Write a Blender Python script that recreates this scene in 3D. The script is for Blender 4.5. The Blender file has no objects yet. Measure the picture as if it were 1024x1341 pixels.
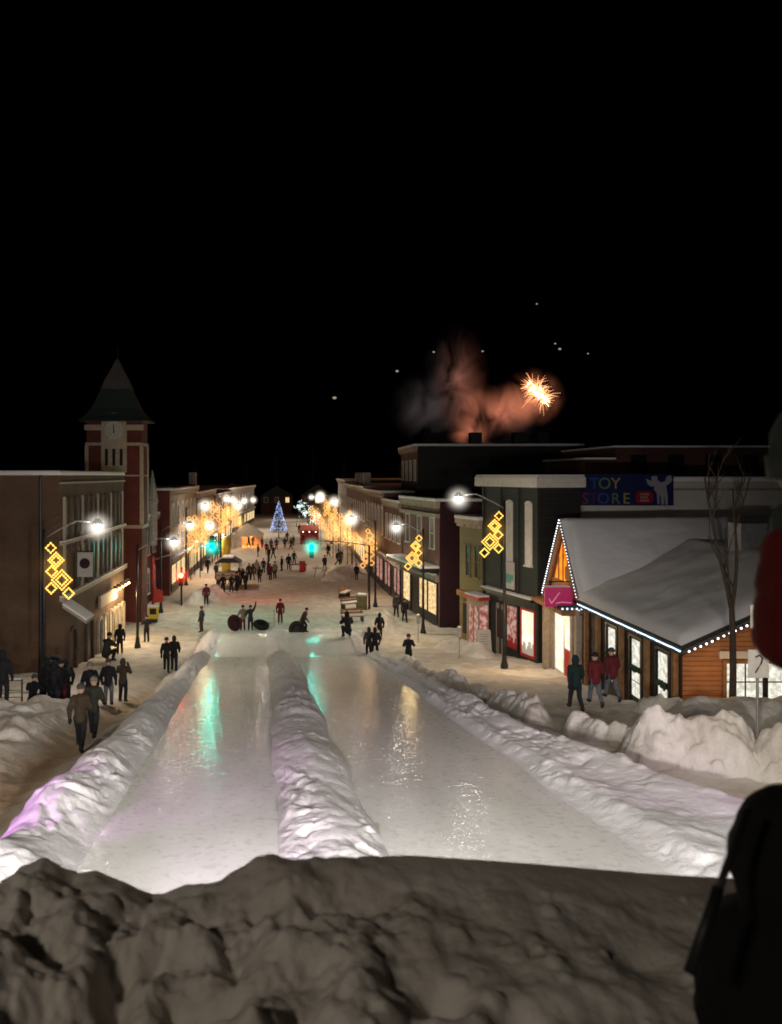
import bpy, bmesh, math, random
import numpy as np
from mathutils import Vector, Matrix
random.seed(7); rng = np.random.default_rng(7)
sc = bpy.context.scene
COL = sc.collection
PI = math.pi
HC = 11.0                      # height of the viewer's eye over the lower street

# ------------------------------------------------------------------ materials
def nodes_of(name):
    m = bpy.data.materials.new(name); m.use_nodes = True
    nt = m.node_tree; nt.nodes.clear()
    out = nt.nodes.new('ShaderNodeOutputMaterial')
    return m, nt, out
def N(nt, t, **kw):
    n = nt.nodes.new(t)
    for k, v in kw.items():
        if k in n.inputs.keys() if isinstance(k, str) else False: n.inputs[k].default_value = v
        else: setattr(n, k, v)
    return n
def rgba(c): return (c[0], c[1], c[2], 1)
def mat(name, c, c2=None, rough=.8, scale=4, bump=.3, bscale=30, metal=0, bdist=.02, detail=5, spec=.4):
    m, nt, out = nodes_of(name)
    b = nt.nodes.new('ShaderNodeBsdfPrincipled')
    b.inputs['Roughness'].default_value = rough; b.inputs['Metallic'].default_value = metal
    b.inputs['Specular IOR Level'].default_value = spec
    tc = nt.nodes.new('ShaderNodeTexCoord')
    n1 = nt.nodes.new('ShaderNodeTexNoise'); n1.inputs['Scale'].default_value = scale; n1.inputs['Detail'].default_value = detail
    nt.links.new(tc.outputs['Object'], n1.inputs['Vector'])
    r = nt.nodes.new('ShaderNodeValToRGB')
    c2 = c2 or tuple(v*.65 for v in c)
    r.color_ramp.elements[0].position = .32; r.color_ramp.elements[0].color = rgba(c2)
    r.color_ramp.elements[1].position = .68; r.color_ramp.elements[1].color = rgba(c)
    nt.links.new(n1.outputs['Fac'], r.inputs['Fac']); nt.links.new(r.outputs['Color'], b.inputs['Base Color'])
    if bump:
        n2 = nt.nodes.new('ShaderNodeTexNoise'); n2.inputs['Scale'].default_value = bscale; n2.inputs['Detail'].default_value = 4
        nt.links.new(tc.outputs['Object'], n2.inputs['Vector'])
        bp = nt.nodes.new('ShaderNodeBump'); bp.inputs['Strength'].default_value = bump; bp.inputs['Distance'].default_value = bdist
        nt.links.new(n2.outputs['Fac'], bp.inputs['Height']); nt.links.new(bp.outputs['Normal'], b.inputs['Normal'])
    nt.links.new(b.outputs[0], out.inputs['Surface'])
    return m
def brick(name, c, c2, mortar, size=.22, rough=.9):
    m, nt, out = nodes_of(name)
    b = nt.nodes.new('ShaderNodeBsdfPrincipled'); b.inputs['Roughness'].default_value = rough
    g = nt.nodes.new('ShaderNodeNewGeometry'); s = nt.nodes.new('ShaderNodeSeparateXYZ')
    nt.links.new(g.outputs['Position'], s.inputs[0])
    a = nt.nodes.new('ShaderNodeMath'); a.operation = 'ADD'
    nt.links.new(s.outputs['X'], a.inputs[0]); nt.links.new(s.outputs['Y'], a.inputs[1])
    cb = nt.nodes.new('ShaderNodeCombineXYZ'); nt.links.new(a.outputs[0], cb.inputs['X']); nt.links.new(s.outputs['Z'], cb.inputs['Y'])
    br = nt.nodes.new('ShaderNodeTexBrick'); br.inputs['Scale'].default_value = 1
    br.inputs['Brick Width'].default_value = size; br.inputs['Row Height'].default_value = size*.34
    br.inputs['Mortar Size'].default_value = .008; br.inputs['Color1'].default_value = rgba(c); br.inputs['Color2'].default_value = rgba(c2)
    br.inputs['Mortar'].default_value = rgba(mortar)
    nt.links.new(cb.outputs[0], br.inputs['Vector'])
    n1 = nt.nodes.new('ShaderNodeTexNoise'); n1.inputs['Scale'].default_value = .7; n1.inputs['Detail'].default_value = 6
    nt.links.new(g.outputs['Position'], n1.inputs['Vector'])
    mr = nt.nodes.new('ShaderNodeMapRange'); mr.inputs['From Min'].default_value = .3; mr.inputs['From Max'].default_value = .7
    mr.inputs['To Min'].default_value = .6; mr.inputs['To Max'].default_value = 1.15
    nt.links.new(n1.outputs['Fac'], mr.inputs['Value'])
    mx = nt.nodes.new('ShaderNodeVectorMath'); mx.operation = 'SCALE'
    nt.links.new(br.outputs['Color'], mx.inputs[0]); nt.links.new(mr.outputs[0], mx.inputs['Scale'])
    nt.links.new(mx.outputs[0], b.inputs['Base Color'])
    bp = nt.nodes.new('ShaderNodeBump'); bp.inputs['Strength'].default_value = .5; bp.inputs['Distance'].default_value = .01; bp.invert = True
    nt.links.new(br.outputs['Fac'], bp.inputs['Height']); nt.links.new(bp.outputs['Normal'], b.inputs['Normal'])
    nt.links.new(b.outputs[0], out.inputs['Surface'])
    return m
def planks(name, c, c2, rows=.2, vertical=False):
    m, nt, out = nodes_of(name)
    b = nt.nodes.new('ShaderNodeBsdfPrincipled'); b.inputs['Roughness'].default_value = .7
    g = nt.nodes.new('ShaderNodeNewGeometry')
    s = nt.nodes.new('ShaderNodeSeparateXYZ'); nt.links.new(g.outputs['Position'], s.inputs[0])
    src = s.outputs['Z']
    if vertical:
        a0 = nt.nodes.new('ShaderNodeMath'); a0.operation = 'ADD'
        nt.links.new(s.outputs['X'], a0.inputs[0]); nt.links.new(s.outputs['Y'], a0.inputs[1]); src = a0.outputs[0]
    d = nt.nodes.new('ShaderNodeMath'); d.operation = 'DIVIDE'; d.inputs[1].default_value = rows; nt.links.new(src, d.inputs[0])
    f = nt.nodes.new('ShaderNodeMath'); f.operation = 'FRACT'; nt.links.new(d.outputs[0], f.inputs[0])
    fl = nt.nodes.new('ShaderNodeMath'); fl.operation = 'FLOOR'; nt.links.new(d.outputs[0], fl.inputs[0])
    wn = nt.nodes.new('ShaderNodeTexWhiteNoise'); wn.noise_dimensions = '1D'; nt.links.new(fl.outputs[0], wn.inputs['W'])
    n1 = nt.nodes.new('ShaderNodeTexNoise'); n1.inputs['Scale'].default_value = 2.5; nt.links.new(g.outputs['Position'], n1.inputs['Vector'])
    a = nt.nodes.new('ShaderNodeMath'); a.operation = 'MULTIPLY_ADD'; a.inputs[1].default_value = .5
    nt.links.new(wn.outputs['Value'], a.inputs[0]); nt.links.new(n1.outputs['Fac'], a.inputs[2])
    r = nt.nodes.new('ShaderNodeValToRGB'); r.color_ramp.elements[0].position = .3; r.color_ramp.elements[1].position = .95
    r.color_ramp.elements[0].color = rgba(c2); r.color_ramp.elements[1].color = rgba(c)
    nt.links.new(a.outputs[0], r.inputs['Fac']); nt.links.new(r.outputs['Color'], b.inputs['Base Color'])
    pp = nt.nodes.new('ShaderNodeMath'); pp.operation = 'PINGPONG'; pp.inputs[1].default_value = .5; nt.links.new(f.outputs[0], pp.inputs[0])
    mr = nt.nodes.new('ShaderNodeMapRange'); mr.inputs['From Max'].default_value = .12; nt.links.new(pp.outputs[0], mr.inputs['Value'])
    bp = nt.nodes.new('ShaderNodeBump'); bp.inputs['Strength'].default_value = .9; bp.inputs['Distance'].default_value = .03
    nt.links.new(mr.outputs[0], bp.inputs['Height']); nt.links.new(bp.outputs['Normal'], b.inputs['Normal'])
    nt.links.new(b.outputs[0], out.inputs['Surface'])
    return m
def emis(name, c, st, c2=None, scale=3):
    m, nt, out = nodes_of(name)
    e = nt.nodes.new('ShaderNodeEmission'); e.inputs['Strength'].default_value = st; e.inputs['Color'].default_value = rgba(c)
    if c2:
        tc = nt.nodes.new('ShaderNodeTexCoord'); n1 = nt.nodes.new('ShaderNodeTexNoise'); n1.inputs['Scale'].default_value = scale
        nt.links.new(tc.outputs['Object'], n1.inputs['Vector'])
        r = nt.nodes.new('ShaderNodeValToRGB'); r.color_ramp.elements[0].position = .4; r.color_ramp.elements[1].position = .6
        r.color_ramp.elements[0].color = rgba(c2); r.color_ramp.elements[1].color = rgba(c)
        nt.links.new(n1.outputs['Fac'], r.inputs['Fac']); nt.links.new(r.outputs['Color'], e.inputs['Color'])
    nt.links.new(e.outputs[0], out.inputs['Surface'])
    return m
def snow_mat(name, c=(.74,.72,.73), dirt=(.30,.21,.14), dirt_amt=0., bump=.6, bscale=9, spark=True, rough=.75, paths=False):
    m, nt, out = nodes_of(name)
    b = nt.nodes.new('ShaderNodeBsdfPrincipled'); b.inputs['Roughness'].default_value = rough
    b.inputs['Specular IOR Level'].default_value = .3
    g = nt.nodes.new('ShaderNodeNewGeometry')
    n1 = nt.nodes.new('ShaderNodeTexNoise'); n1.inputs['Scale'].default_value = .9; n1.inputs['Detail'].default_value = 7; n1.inputs['Roughness'].default_value = .65
    nt.links.new(g.outputs['Position'], n1.inputs['Vector'])
    r = nt.nodes.new('ShaderNodeValToRGB')
    r.color_ramp.elements[0].position = .38 - .1*(dirt_amt < .2); r.color_ramp.elements[1].position = .62
    lo = tuple(c[i]*(1-dirt_amt) + dirt[i]*dirt_amt for i in range(3))
    r.color_ramp.elements[0].color = rgba(lo); r.color_ramp.elements[1].color = rgba(c)
    nt.links.new(n1.outputs['Fac'], r.inputs['Fac'])
    col = r.outputs['Color']
    if paths:      # trodden, sanded snow where people walk: a per-vertex mask
        at = nt.nodes.new('ShaderNodeAttribute'); at.attribute_name = 'trodden'
        n3 = nt.nodes.new('ShaderNodeTexNoise'); n3.inputs['Scale'].default_value = 2.2; n3.inputs['Detail'].default_value = 8
        nt.links.new(g.outputs['Position'], n3.inputs['Vector'])
        mu = nt.nodes.new('ShaderNodeMath'); mu.operation = 'MULTIPLY_ADD'; mu.inputs[1].default_value = 1.3; mu.inputs[2].default_value = -.65
        nt.links.new(n3.outputs['Fac'], mu.inputs[0])
        ad = nt.nodes.new('ShaderNodeMath'); ad.operation = 'ADD'; nt.links.new(mu.outputs[0], ad.inputs[0]); nt.links.new(at.outputs['Fac'], ad.inputs[1])
        m2 = nt.nodes.new('ShaderNodeMath'); m2.operation = 'MULTIPLY'; m2.use_clamp = True
        nt.links.new(ad.outputs[0], m2.inputs[0]); nt.links.new(at.outputs['Fac'], m2.inputs[1])
        mx = nt.nodes.new('ShaderNodeMix'); mx.data_type = 'RGBA'
        nt.links.new(m2.outputs[0], mx.inputs['Factor']); nt.links.new(col, mx.inputs[6]); mx.inputs[7].default_value = (.36,.25,.16,1)
        col = mx.outputs[2]
    nt.links.new(col, b.inputs['Base Color'])
    n2 = nt.nodes.new('ShaderNodeTexNoise'); n2.inputs['Scale'].default_value = bscale; n2.inputs['Detail'].default_value = 8; n2.inputs['Roughness'].default_value = .6
    nt.links.new(g.outputs['Position'], n2.inputs['Vector'])
    bp = nt.nodes.new('ShaderNodeBump'); bp.inputs['Strength'].default_value = bump; bp.inputs['Distance'].default_value = .06
    nt.links.new(n2.outputs['Fac'], bp.inputs['Height']); nt.links.new(bp.outputs['Normal'], b.inputs['Normal'])
    nt.links.new(b.outputs[0], out.inputs['Surface'])
    return m
def ice_mat(name):
    m, nt, out = nodes_of(name)
    b = nt.nodes.new('ShaderNodeBsdfPrincipled')
    g = nt.nodes.new('ShaderNodeNewGeometry')
    mp = nt.nodes.new('ShaderNodeMapping'); mp.inputs['Scale'].default_value = (1.1, .22, 1)
    nt.links.new(g.outputs['Position'], mp.inputs['Vector'])
    n1 = nt.nodes.new('ShaderNodeTexNoise'); n1.inputs['Scale'].default_value = 1.3; n1.inputs['Detail'].default_value = 6
    nt.links.new(mp.outputs[0], n1.inputs['Vector'])
    r = nt.nodes.new('ShaderNodeValToRGB'); r.color_ramp.elements[0].position = .3; r.color_ramp.elements[1].position = .7
    r.color_ramp.elements[0].color = (.70,.69,.66,1); r.color_ramp.elements[1].color = (.82,.81,.78,1)
    nt.links.new(n1.outputs['Fac'], r.inputs['Fac']); nt.links.new(r.outputs['Color'], b.inputs['Base Color'])
    # icy sheen in patches
    n4 = nt.nodes.new('ShaderNodeTexNoise'); n4.inputs['Scale'].default_value = .55; n4.inputs['Detail'].default_value = 3
    nt.links.new(g.outputs['Position'], n4.inputs['Vector'])
    mr = nt.nodes.new('ShaderNodeMapRange'); mr.inputs['From Min'].default_value = .42; mr.inputs['From Max'].default_value = .56
    mr.inputs['To Min'].default_value = .03; mr.inputs['To Max'].default_value = .05
    nt.links.new(n4.outputs['Fac'], mr.inputs['Value']); nt.links.new(mr.outputs[0], b.inputs['Coat Roughness'])
    b.inputs['Roughness'].default_value = .6; gl = nt.nodes.new('ShaderNodeTexNoise'); gl.inputs['Scale'].default_value = 7; gl.inputs['Detail'].default_value = 2; nt.links.new(g.outputs['Position'], gl.inputs['Vector'])
    gr = nt.nodes.new('ShaderNodeMapRange'); gr.inputs['From Min'].default_value = .56; gr.inputs['From Max'].default_value = .64; gr.inputs['To Min'].default_value = .28; gr.inputs['To Max'].default_value = 1
    nt.links.new(gl.outputs['Fac'], gr.inputs['Value']); nt.links.new(gr.outputs[0], b.inputs['Coat Weight']); b.inputs['Coat IOR'].default_value = 1.31
    b.inputs['Specular IOR Level'].default_value = .05
    m2 = nt.nodes.new('ShaderNodeMapping'); m2.inputs['Scale'].default_value = (5.5, 4.2, 1)
    nt.links.new(g.outputs['Position'], m2.inputs['Vector'])
    n2 = nt.nodes.new('ShaderNodeTexNoise'); n2.inputs['Scale'].default_value = 1.0; n2.inputs['Detail'].default_value = 3; n2.inputs['Roughness'].default_value = .55
    nt.links.new(m2.outputs[0], n2.inputs['Vector'])
    bp = nt.nodes.new('ShaderNodeBump'); bp.inputs['Strength'].default_value = 1; bp.inputs['Distance'].default_value = .017
    nt.links.new(n2.outputs['Fac'], bp.inputs['Height']); nt.links.new(bp.outputs['Normal'], b.inputs['Coat Normal'])
    n5 = nt.nodes.new('ShaderNodeTexNoise'); n5.inputs['Scale'].default_value = 14; n5.inputs['Detail'].default_value = 5
    nt.links.new(g.outputs['Position'], n5.inputs['Vector'])
    b2 = nt.nodes.new('ShaderNodeBump'); b2.inputs['Strength'].default_value = .35; b2.inputs['Distance'].default_value = .02
    nt.links.new(n5.outputs['Fac'], b2.inputs['Height']); nt.links.new(b2.outputs['Normal'], b.inputs['Normal'])
    nt.links.new(b.outputs[0], out.inputs['Surface'])
    return m
M = dict(
 ice=ice_mat('ice_snow'),
 berm=snow_mat('plowed_snow', c=(.80,.78,.79), dirt=(.55,.50,.46), dirt_amt=.3, bump=.45, bscale=8),
 ground=snow_mat('street_snow', c=(.72,.68,.63), dirt=(.42,.35,.28), dirt_amt=.65, bump=.7, bscale=6, paths=True),
 mound=snow_mat('near_snow', c=(.80,.765,.72), dirt=(.44,.38,.32), dirt_amt=.55, bump=.25, bscale=22),
 roofsnow=snow_mat('roof_snow', dirt_amt=.1, bump=.35, bscale=3),
 pile=snow_mat('bank_snow', c=(.74,.71,.67), dirt=(.42,.34,.28), dirt_amt=.5, bump=.9, bscale=6),
 tan=brick('tan_brick', (.13,.072,.04), (.105,.058,.034), (.10,.065,.045)),
 red=brick('red_brick', (.15,.026,.018), (.115,.02,.014), (.09,.045,.04)),
 brown=brick('brown_brick', (.17,.08,.055), (.13,.06,.045), (.16,.11,.09)),
 pink=brick('rose_brick', (.21,.10,.08), (.17,.075,.06), (.15,.10,.085)),
 cream=mat('cream_stone', (.42,.35,.27), (.32,.26,.20), bump=.4, bscale=12),
 stone=mat('grey_stone', (.36,.32,.29), (.24,.21,.19), bump=.5, bscale=10),
 whitewall=mat('white_render', (.52,.50,.45), (.42,.40,.36), scale=.6, bump=.3, bscale=8),
 green=planks('dark_green_siding', (.026,.031,.027), (.019,.023,.020), .18),
 black=planks('black_siding', (.016,.015,.014), (.010,.010,.010), .2),
 yellow=planks('ochre_siding', (.20,.165,.07), (.16,.13,.055), .16),
 orange=planks('orange_log_siding', (.34,.145,.055), (.25,.095,.035), .17),
 darklog=planks('dark_timber', (.05,.033,.022), (.03,.02,.014), .17),
 maroon=mat('maroon_paint', (.035,.007,.014), (.025,.005,.010)),
 darkred=brick('dark_brick', (.11,.04,.03), (.08,.03,.025), (.07,.04,.035)),
 roofdark=mat('dark_shingle', (.03,.045,.038), (.02,.028,.024), scale=8, bump=.6, bscale=14),
 trimw=mat('white_trim', (.66,.63,.57), (.55,.52,.47), bump=.1),
 wood=mat('varnished_post', (.32,.16,.07), (.2,.1,.04), scale=6, bump=.3),
 metal=mat('dark_metal', (.035,.035,.04), (.02,.02,.022), rough=.45, metal=.4, bump=.1),
 steel=mat('galvanised_steel', (.42,.42,.42), (.3,.3,.3), rough=.4, metal=.6, bump=.1),
 bark=mat('bark', (.085,.06,.045), (.045,.03,.025), scale=14, bump=1, bscale=40),
 rubber=mat('black_rubber', (.02,.02,.022), rough=.5, bump=.1),
 darkglass=mat('dark_window_glass', (.012,.013,.016), (.008,.008,.01), rough=.35, bump=0, spec=.25),
 paleglass=mat('pale_blind', (.70,.68,.62), (.55,.53,.48), scale=2, bump=.1),
 skin=mat('skin', (.50,.31,.23), (.42,.25,.18), bump=.05),
 hair=mat('dark_hair', (.03,.02,.015), bump=.5, bscale=60),
 canvas=mat('tent_canvas', (.62,.57,.50), (.5,.45,.4), bump=.2),
 yellowp=mat('yellow_plastic', (.62,.46,.05), (.5,.36,.03), rough=.5, bump=.1),
 redp=mat('red_paint', (.5,.03,.03), (.35,.02,.02), rough=.5, bump=.1),
 magenta=None,
 hill=mat('dark_forest_hill', (.012,.012,.012), (.004,.005,.004), scale=.05, bump=0),
 e_lamp=emis('street_lamp_glow', (1,.93,.80), 90),
 e_lampfar=emis('far_lamp_glow', (1,.90,.74), 30),
 e_gold=emis('gold_rope_light', (1,.55,.09), 2.4),
 e_goldfar=emis('far_gold_light', (1,.46,.12), 1.3),
 e_green=emis('green_signal', (.0,.92,.66), 380),
 e_red=emis('red_signal', (1,.035,.01), 160),
 e_bulb=emis('white_bulb', (.86,.92,1), 4),
 e_strip=emis('cool_led_strip', (.62,.80,1), 2.2),
 e_warmwin=emis('warm_shop_window', (1,.80,.45), 1.1, (.75,.42,.14), 5),
 e_pinkwin=emis('pink_shop_window', (1,.62,.50), .55, (.55,.14,.10), 4),
 e_whitewin=emis('white_shop_window', (1,.96,.78), 1.25, (.85,.78,.55), 2),
 e_sconce=emis('sconce_light', (1,.68,.35), 14),
 e_housewin=emis('house_window_light', (1,.97,.86), 1.05, (.62,.58,.46), 5),
 e_orangeglow=emis('orange_gable_glow', (1,.27,.02), 1.7, (.75,.14,.006), 1.5),
 e_blue=emis('blue_tree_light', (.42,.55,1), 2),
 e_cool=emis('cool_tree_light', (.75,1,.92), 4),
 e_tent=emis('tent_lamp', (1,.35,.08), 6),
 e_fire=emis('firework_spark', (1,.40,.16), 3.2),
 e_firecore=emis('firework_core', (1,.62,.30), 9),
 e_star=emis('ember', (1,.78,.62), .35),
)
def sign_mat(name, c, glow): 
    m, nt, out = nodes_of(name)
    b = nt.nodes.new('ShaderNodeBsdfPrincipled'); b.inputs['Base Color'].default_value = rgba(c); b.inputs['Roughness'].default_value = .4
    n = nt.nodes.new('ShaderNodeTexNoise'); n.inputs['Scale'].default_value = 3
    mr = nt.nodes.new('ShaderNodeMapRange'); mr.inputs['To Min'].default_value = glow*.7; mr.inputs['To Max'].default_value = glow*1.3
    nt.links.new(n.outputs['Fac'], mr.inputs['Value']); nt.links.new(mr.outputs[0], b.inputs['Emission Strength'])
    b.inputs['Emission Color'].default_value = rgba(c)
    nt.links.new(b.outputs[0], out.inputs['Surface']); return m
M['magenta'] = sign_mat('magenta_sign', (.50,.03,.13), .25)
M['signpink'] = sign_mat('pink_lettering', (.85,.35,.50), .4)
M['toyblue'] = sign_mat('toy_sign_blue', (.006,.008,.045), .05)
for k, c in dict(tblue=(.06,.12,.55), tgreen=(.22,.34,.18), tyellow=(.52,.48,.16), tred=(.42,.06,.09), tpurple=(.16,.02,.14), twhite=(.50,.46,.52), tlabel=(.38,.02,.03), tpink=(.62,.30,.30)).items():
    M[k] = sign_mat('sign_'+k, tuple(v*.42 for v in c), .03)
cloth = {}
def C(c, name=None):
    k = tuple(c)
    if k not in cloth: cloth[k] = mat(name or 'cloth_%d' % len(cloth), c, tuple(v*.6 for v in c), scale=9, bump=.3, bscale=25, rough=.9)
    return cloth[k]

# ------------------------------------------------------------------ object helpers
def link(o): COL.objects.link(o); return o
def empty(name, loc, label, cat, group=None, rz=0, sc_=1):
    o = bpy.data.objects.new(name, None); link(o); o.empty_display_size = .3
    o.location = loc; o.rotation_euler = (0,0,rz); o.scale = (sc_,)*3
    o['label'] = label; o['category'] = cat
    if group: o['group'] = group
    return o
def tag(o, label, cat, group=None):
    o['label'] = label; o['category'] = cat
    if group: o['group'] = group
    return o
class MB:
    def __init__(s): s.v = []; s.f = []
    def add(s, vs, fs):
        o = len(s.v); s.v += [tuple(v) for v in vs]; s.f += [tuple(i+o for i in f) for f in fs]; return s
    def box(s, x0, x1, y0, y1, z0, z1):
        return s.add([(x0,y0,z0),(x1,y0,z0),(x1,y1,z0),(x0,y1,z0),(x0,y0,z1),(x1,y0,z1),(x1,y1,z1),(x0,y1,z1)],
            [(0,3,2,1),(4,5,6,7),(0,1,5,4),(1,2,6,5),(2,3,7,6),(3,0,4,7)])
    def hexa(s, p):   # 8 points: 4 bottom, 4 top
        return s.add(p, [(0,3,2,1),(4,5,6,7),(0,1,5,4),(1,2,6,5),(2,3,7,6),(3,0,4,7)])
    def tube(s, pts, r, n=8, r1=None):
        pts = [Vector(p) for p in pts]; k = len(pts); vs = []
        for i, p in enumerate(pts):
            t = (pts[min(i+1,k-1)] - pts[max(i-1,0)]).normalized()
            a = Vector((0,0,1)) if abs(t.z) < .9 else Vector((1,0,0))
            u = t.cross(a).normalized(); w = t.cross(u)
            rr = r if r1 is None else r + (r1-r)*i/(k-1)
            for j in range(n):
                q = 2*PI*j/n; vs.append(p + u*math.cos(q)*rr + w*math.sin(q)*rr)
        fs = [(i*n+j, i*n+(j+1)%n, (i+1)*n+(j+1)%n, (i+1)*n+j) for i in range(k-1) for j in range(n)]
        fs += [tuple(range(n))[::-1], tuple((k-1)*n+j for j in range(n))]
        return s.add(vs, fs)
    def lathe(s, c, prof, n=12):   # prof: (r,z)
        vs = []; k = len(prof)
        for r, z in prof:
            for j in range(n):
                q = 2*PI*j/n; vs.append((c[0]+r*math.cos(q), c[1]+r*math.sin(q), c[2]+z))
        fs = [(i*n+j, i*n+(j+1)%n, (i+1)*n+(j+1)%n, (i+1)*n+j) for i in range(k-1) for j in range(n)]
        fs += [tuple(range(n))[::-1], tuple((k-1)*n+j for j in range(n))]
        return s.add(vs, fs)
    def ball(s, c, r, n=10, sx=1, sy=1, sz=1):
        vs = []; m = max(4, n//2+1)
        prof = [(math.sin(PI*i/m), -math.cos(PI*i/m)) for i in range(1, m)]
        for a, z in prof:
            for j in range(n): vs.append((c[0]+r*a*math.cos(2*PI*j/n)*sx, c[1]+r*a*math.sin(2*PI*j/n)*sy, c[2]+r*z*sz))
        k = len(prof); b = len(vs); vs += [(c[0],c[1],c[2]-r*sz),(c[0],c[1],c[2]+r*sz)]
        fs = [(i*n+j, i*n+(j+1)%n, (i+1)*n+(j+1)%n, (i+1)*n+j) for i in range(k-1) for j in range(n)]
        fs += [(b, (j+1)%n, j) for j in range(n)] + [(b+1, (k-1)*n+j, (k-1)*n+(j+1)%n) for j in range(n)]
        return s.add(vs, fs)
    def prism(s, pts, d):   # polygon pts (3D) extruded by vector d
        d = Vector(d); n = len(pts); vs = [Vector(p) for p in pts]; vs += [v+d for v in vs]
        return s.add(vs, [tuple(range(n)), tuple(range(2*n-1, n-1, -1))] + [(i,(i+1)%n,(i+1)%n+n,i+n) for i in range(n)])
    def torus(s, c, R, r, axis='z', n=20, k=8, sx=1):
        vs = []
        for i in range(n):
            a = 2*PI*i/n
            for j in range(k):
                b = 2*PI*j/k; q = R + r*math.cos(b); p = (q*math.cos(a)*sx, q*math.sin(a), r*math.sin(b))
                if axis == 'y': p = (p[0], p[2], p[1])
                vs.append((c[0]+p[0], c[1]+p[1], c[2]+p[2]))
        return s.add(vs, [(i*k+j, ((i+1)%n)*k+j, ((i+1)%n)*k+(j+1)%k, i*k+(j+1)%k) for i in range(n) for j in range(k)])
    def build(s, name, m, parent=None, smooth=False, origin=None, bevel=0):
        me = bpy.data.meshes.new(name)
        org = Vector(origin) if origin is not None else (Vector(root_of(parent).location) if parent and parent.get('world_built') else Vector((0,0,0)))
        me.from_pydata([tuple(Vector(v)-org) for v in s.v], [], s.f); me.update()
        bm = bmesh.new(); bm.from_mesh(me); bmesh.ops.recalc_face_normals(bm, faces=bm.faces)
        if bevel: bmesh.ops.bevel(bm, geom=bm.edges[:], offset=bevel, segments=1, affect='EDGES')
        bm.to_mesh(me); bm.free()
        me.materials.append(m)
        if smooth: me.polygons.foreach_set('use_smooth', [True]*len(me.polygons))
        o = bpy.data.objects.new(name, me); link(o)
        if parent: o.parent = parent
        if parent and parent.get('world_built'): o['world_built'] = 1
        elif origin is not None: o.location = origin
        return o
def root_of(o):
    while o.parent: o = o.parent
    return o
def wempty(name, loc, label, cat, group=None):   # a thing whose parts are given in world coordinates
    o = empty(name, loc, label, cat, group); o['world_built'] = 1; return o
def copy_tree(o, parent=None):
    c = o.copy(); link(c)
    if parent: c.parent = parent; c.matrix_parent_inverse = Matrix()
    for ch in o.children: copy_tree(ch, c)
    return c

# ------------------------------------------------------------------ noise
def vnoise(x, y, seed=0):
    xi = np.floor(x).astype(np.int64); yi = np.floor(y).astype(np.int64); fx = x-xi; fy = y-yi
    def h(a, b):
        n = (a*374761393 + b*668265263 + seed*974634777) & 0xffffffff
        n = ((n ^ (n >> 13))*1274126177) & 0xffffffff
        return ((n ^ (n >> 16)) & 0xffff)/65535.
    u = fx*fx*fx*(fx*(fx*6-15)+10); v = fy*fy*fy*(fy*(fy*6-15)+10)
    a = h(xi,yi); b = h(xi+1,yi); c = h(xi,yi+1); d = h(xi+1,yi+1)
    return (a*(1-u)+b*u)*(1-v) + (c*(1-u)+d*u)*v - .5
def fbm(x, y, o=4, seed=0, g=.5):
    r = 0; a = 1; f = 1
    for i in range(o): r = r + a*vnoise(x*f+13.1*i, y*f-7.7*i, seed+i); a *= g; f *= 2.03
    return r
def ridged(x, y, o=4, seed=0):
    r = 0; a = 1; f = 1
    for i in range(o): r = r + a*(.5-abs(vnoise(x*f+3.1*i, y*f+9.2*i, seed+i))*2); a *= .5; f *= 2.1
    return r
def sstep(a, b, x):
    t = np.clip((x-a)/(b-a), 0, 1); return t*t*(3-2*t)

# ------------------------------------------------------------------ terrain
GD = [-60, -5, 8, 12, 18, 22, 27, 32, 42, 50, 58, 400]
GZ = [7.5, 6.5, 5.0, 4.5, 4.0, 3.6, 2.9, 2.0, .9, .2, 0, 0]
def base(d): return np.interp(d, GD, GZ)
def lane(d): # surface of the two slides
    d = np.asarray(d, float)
    z = 6.87 - .13*d
    lip = .55 + .0*d
    w = sstep(42.5, 47.5, d)
    z = z*(1-w) + lip*w
    z = z + .12*np.exp(-((d-50.6)/1.6)**2) - .16*np.exp(-((d-46.6)/1.9)**2)
    return z*(1-sstep(52, 57, d)) + .03*sstep(52, 57, d)
def lin(a, b, sd=0): return lambda d: a + (b-a)*(np.asarray(d, float)-11.3)/38.7 + (.15*fbm(np.asarray(d, float)*.33, np.asarray(d, float)*0+sd, 2, 300+sd, .35) if sd else 0)
LL, LR, RL, RR = lin(-3.1,-4.9,1), lin(-.2,-1.9,2), lin(1.40,-.45,3), lin(5.2,3.4,4)
def offR(d): return np.interp(d, [6,13,22,30,45,56], [3.0,2.5,1.1,.8,.6,.5])
def offL(d): return np.interp(d, [6,13,22,30,45,56], [1.0,.9,.75,.6,.6,.5])
def outL(d): return LL(d) - 2.3*offL(d) - .5
def outR(d): return RR(d) + 1.5*offR(d) + .7
def segd(x, y, a, b):
    ax, ay = a; bx, by = b; L2 = (bx-ax)**2+(by-ay)**2
    t = np.clip(((x-ax)*(bx-ax)+(y-ay)*(by-ay))/L2, 0, 1)
    return np.hypot(x-ax-t*(bx-ax), y-ay-t*(by-ay))
def polyd(x, y, pts):
    r = segd(x, y, pts[0], pts[1])
    for a, b in zip(pts[1:-1], pts[2:]): r = np.minimum(r, segd(x, y, a, b))
    return r
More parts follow.
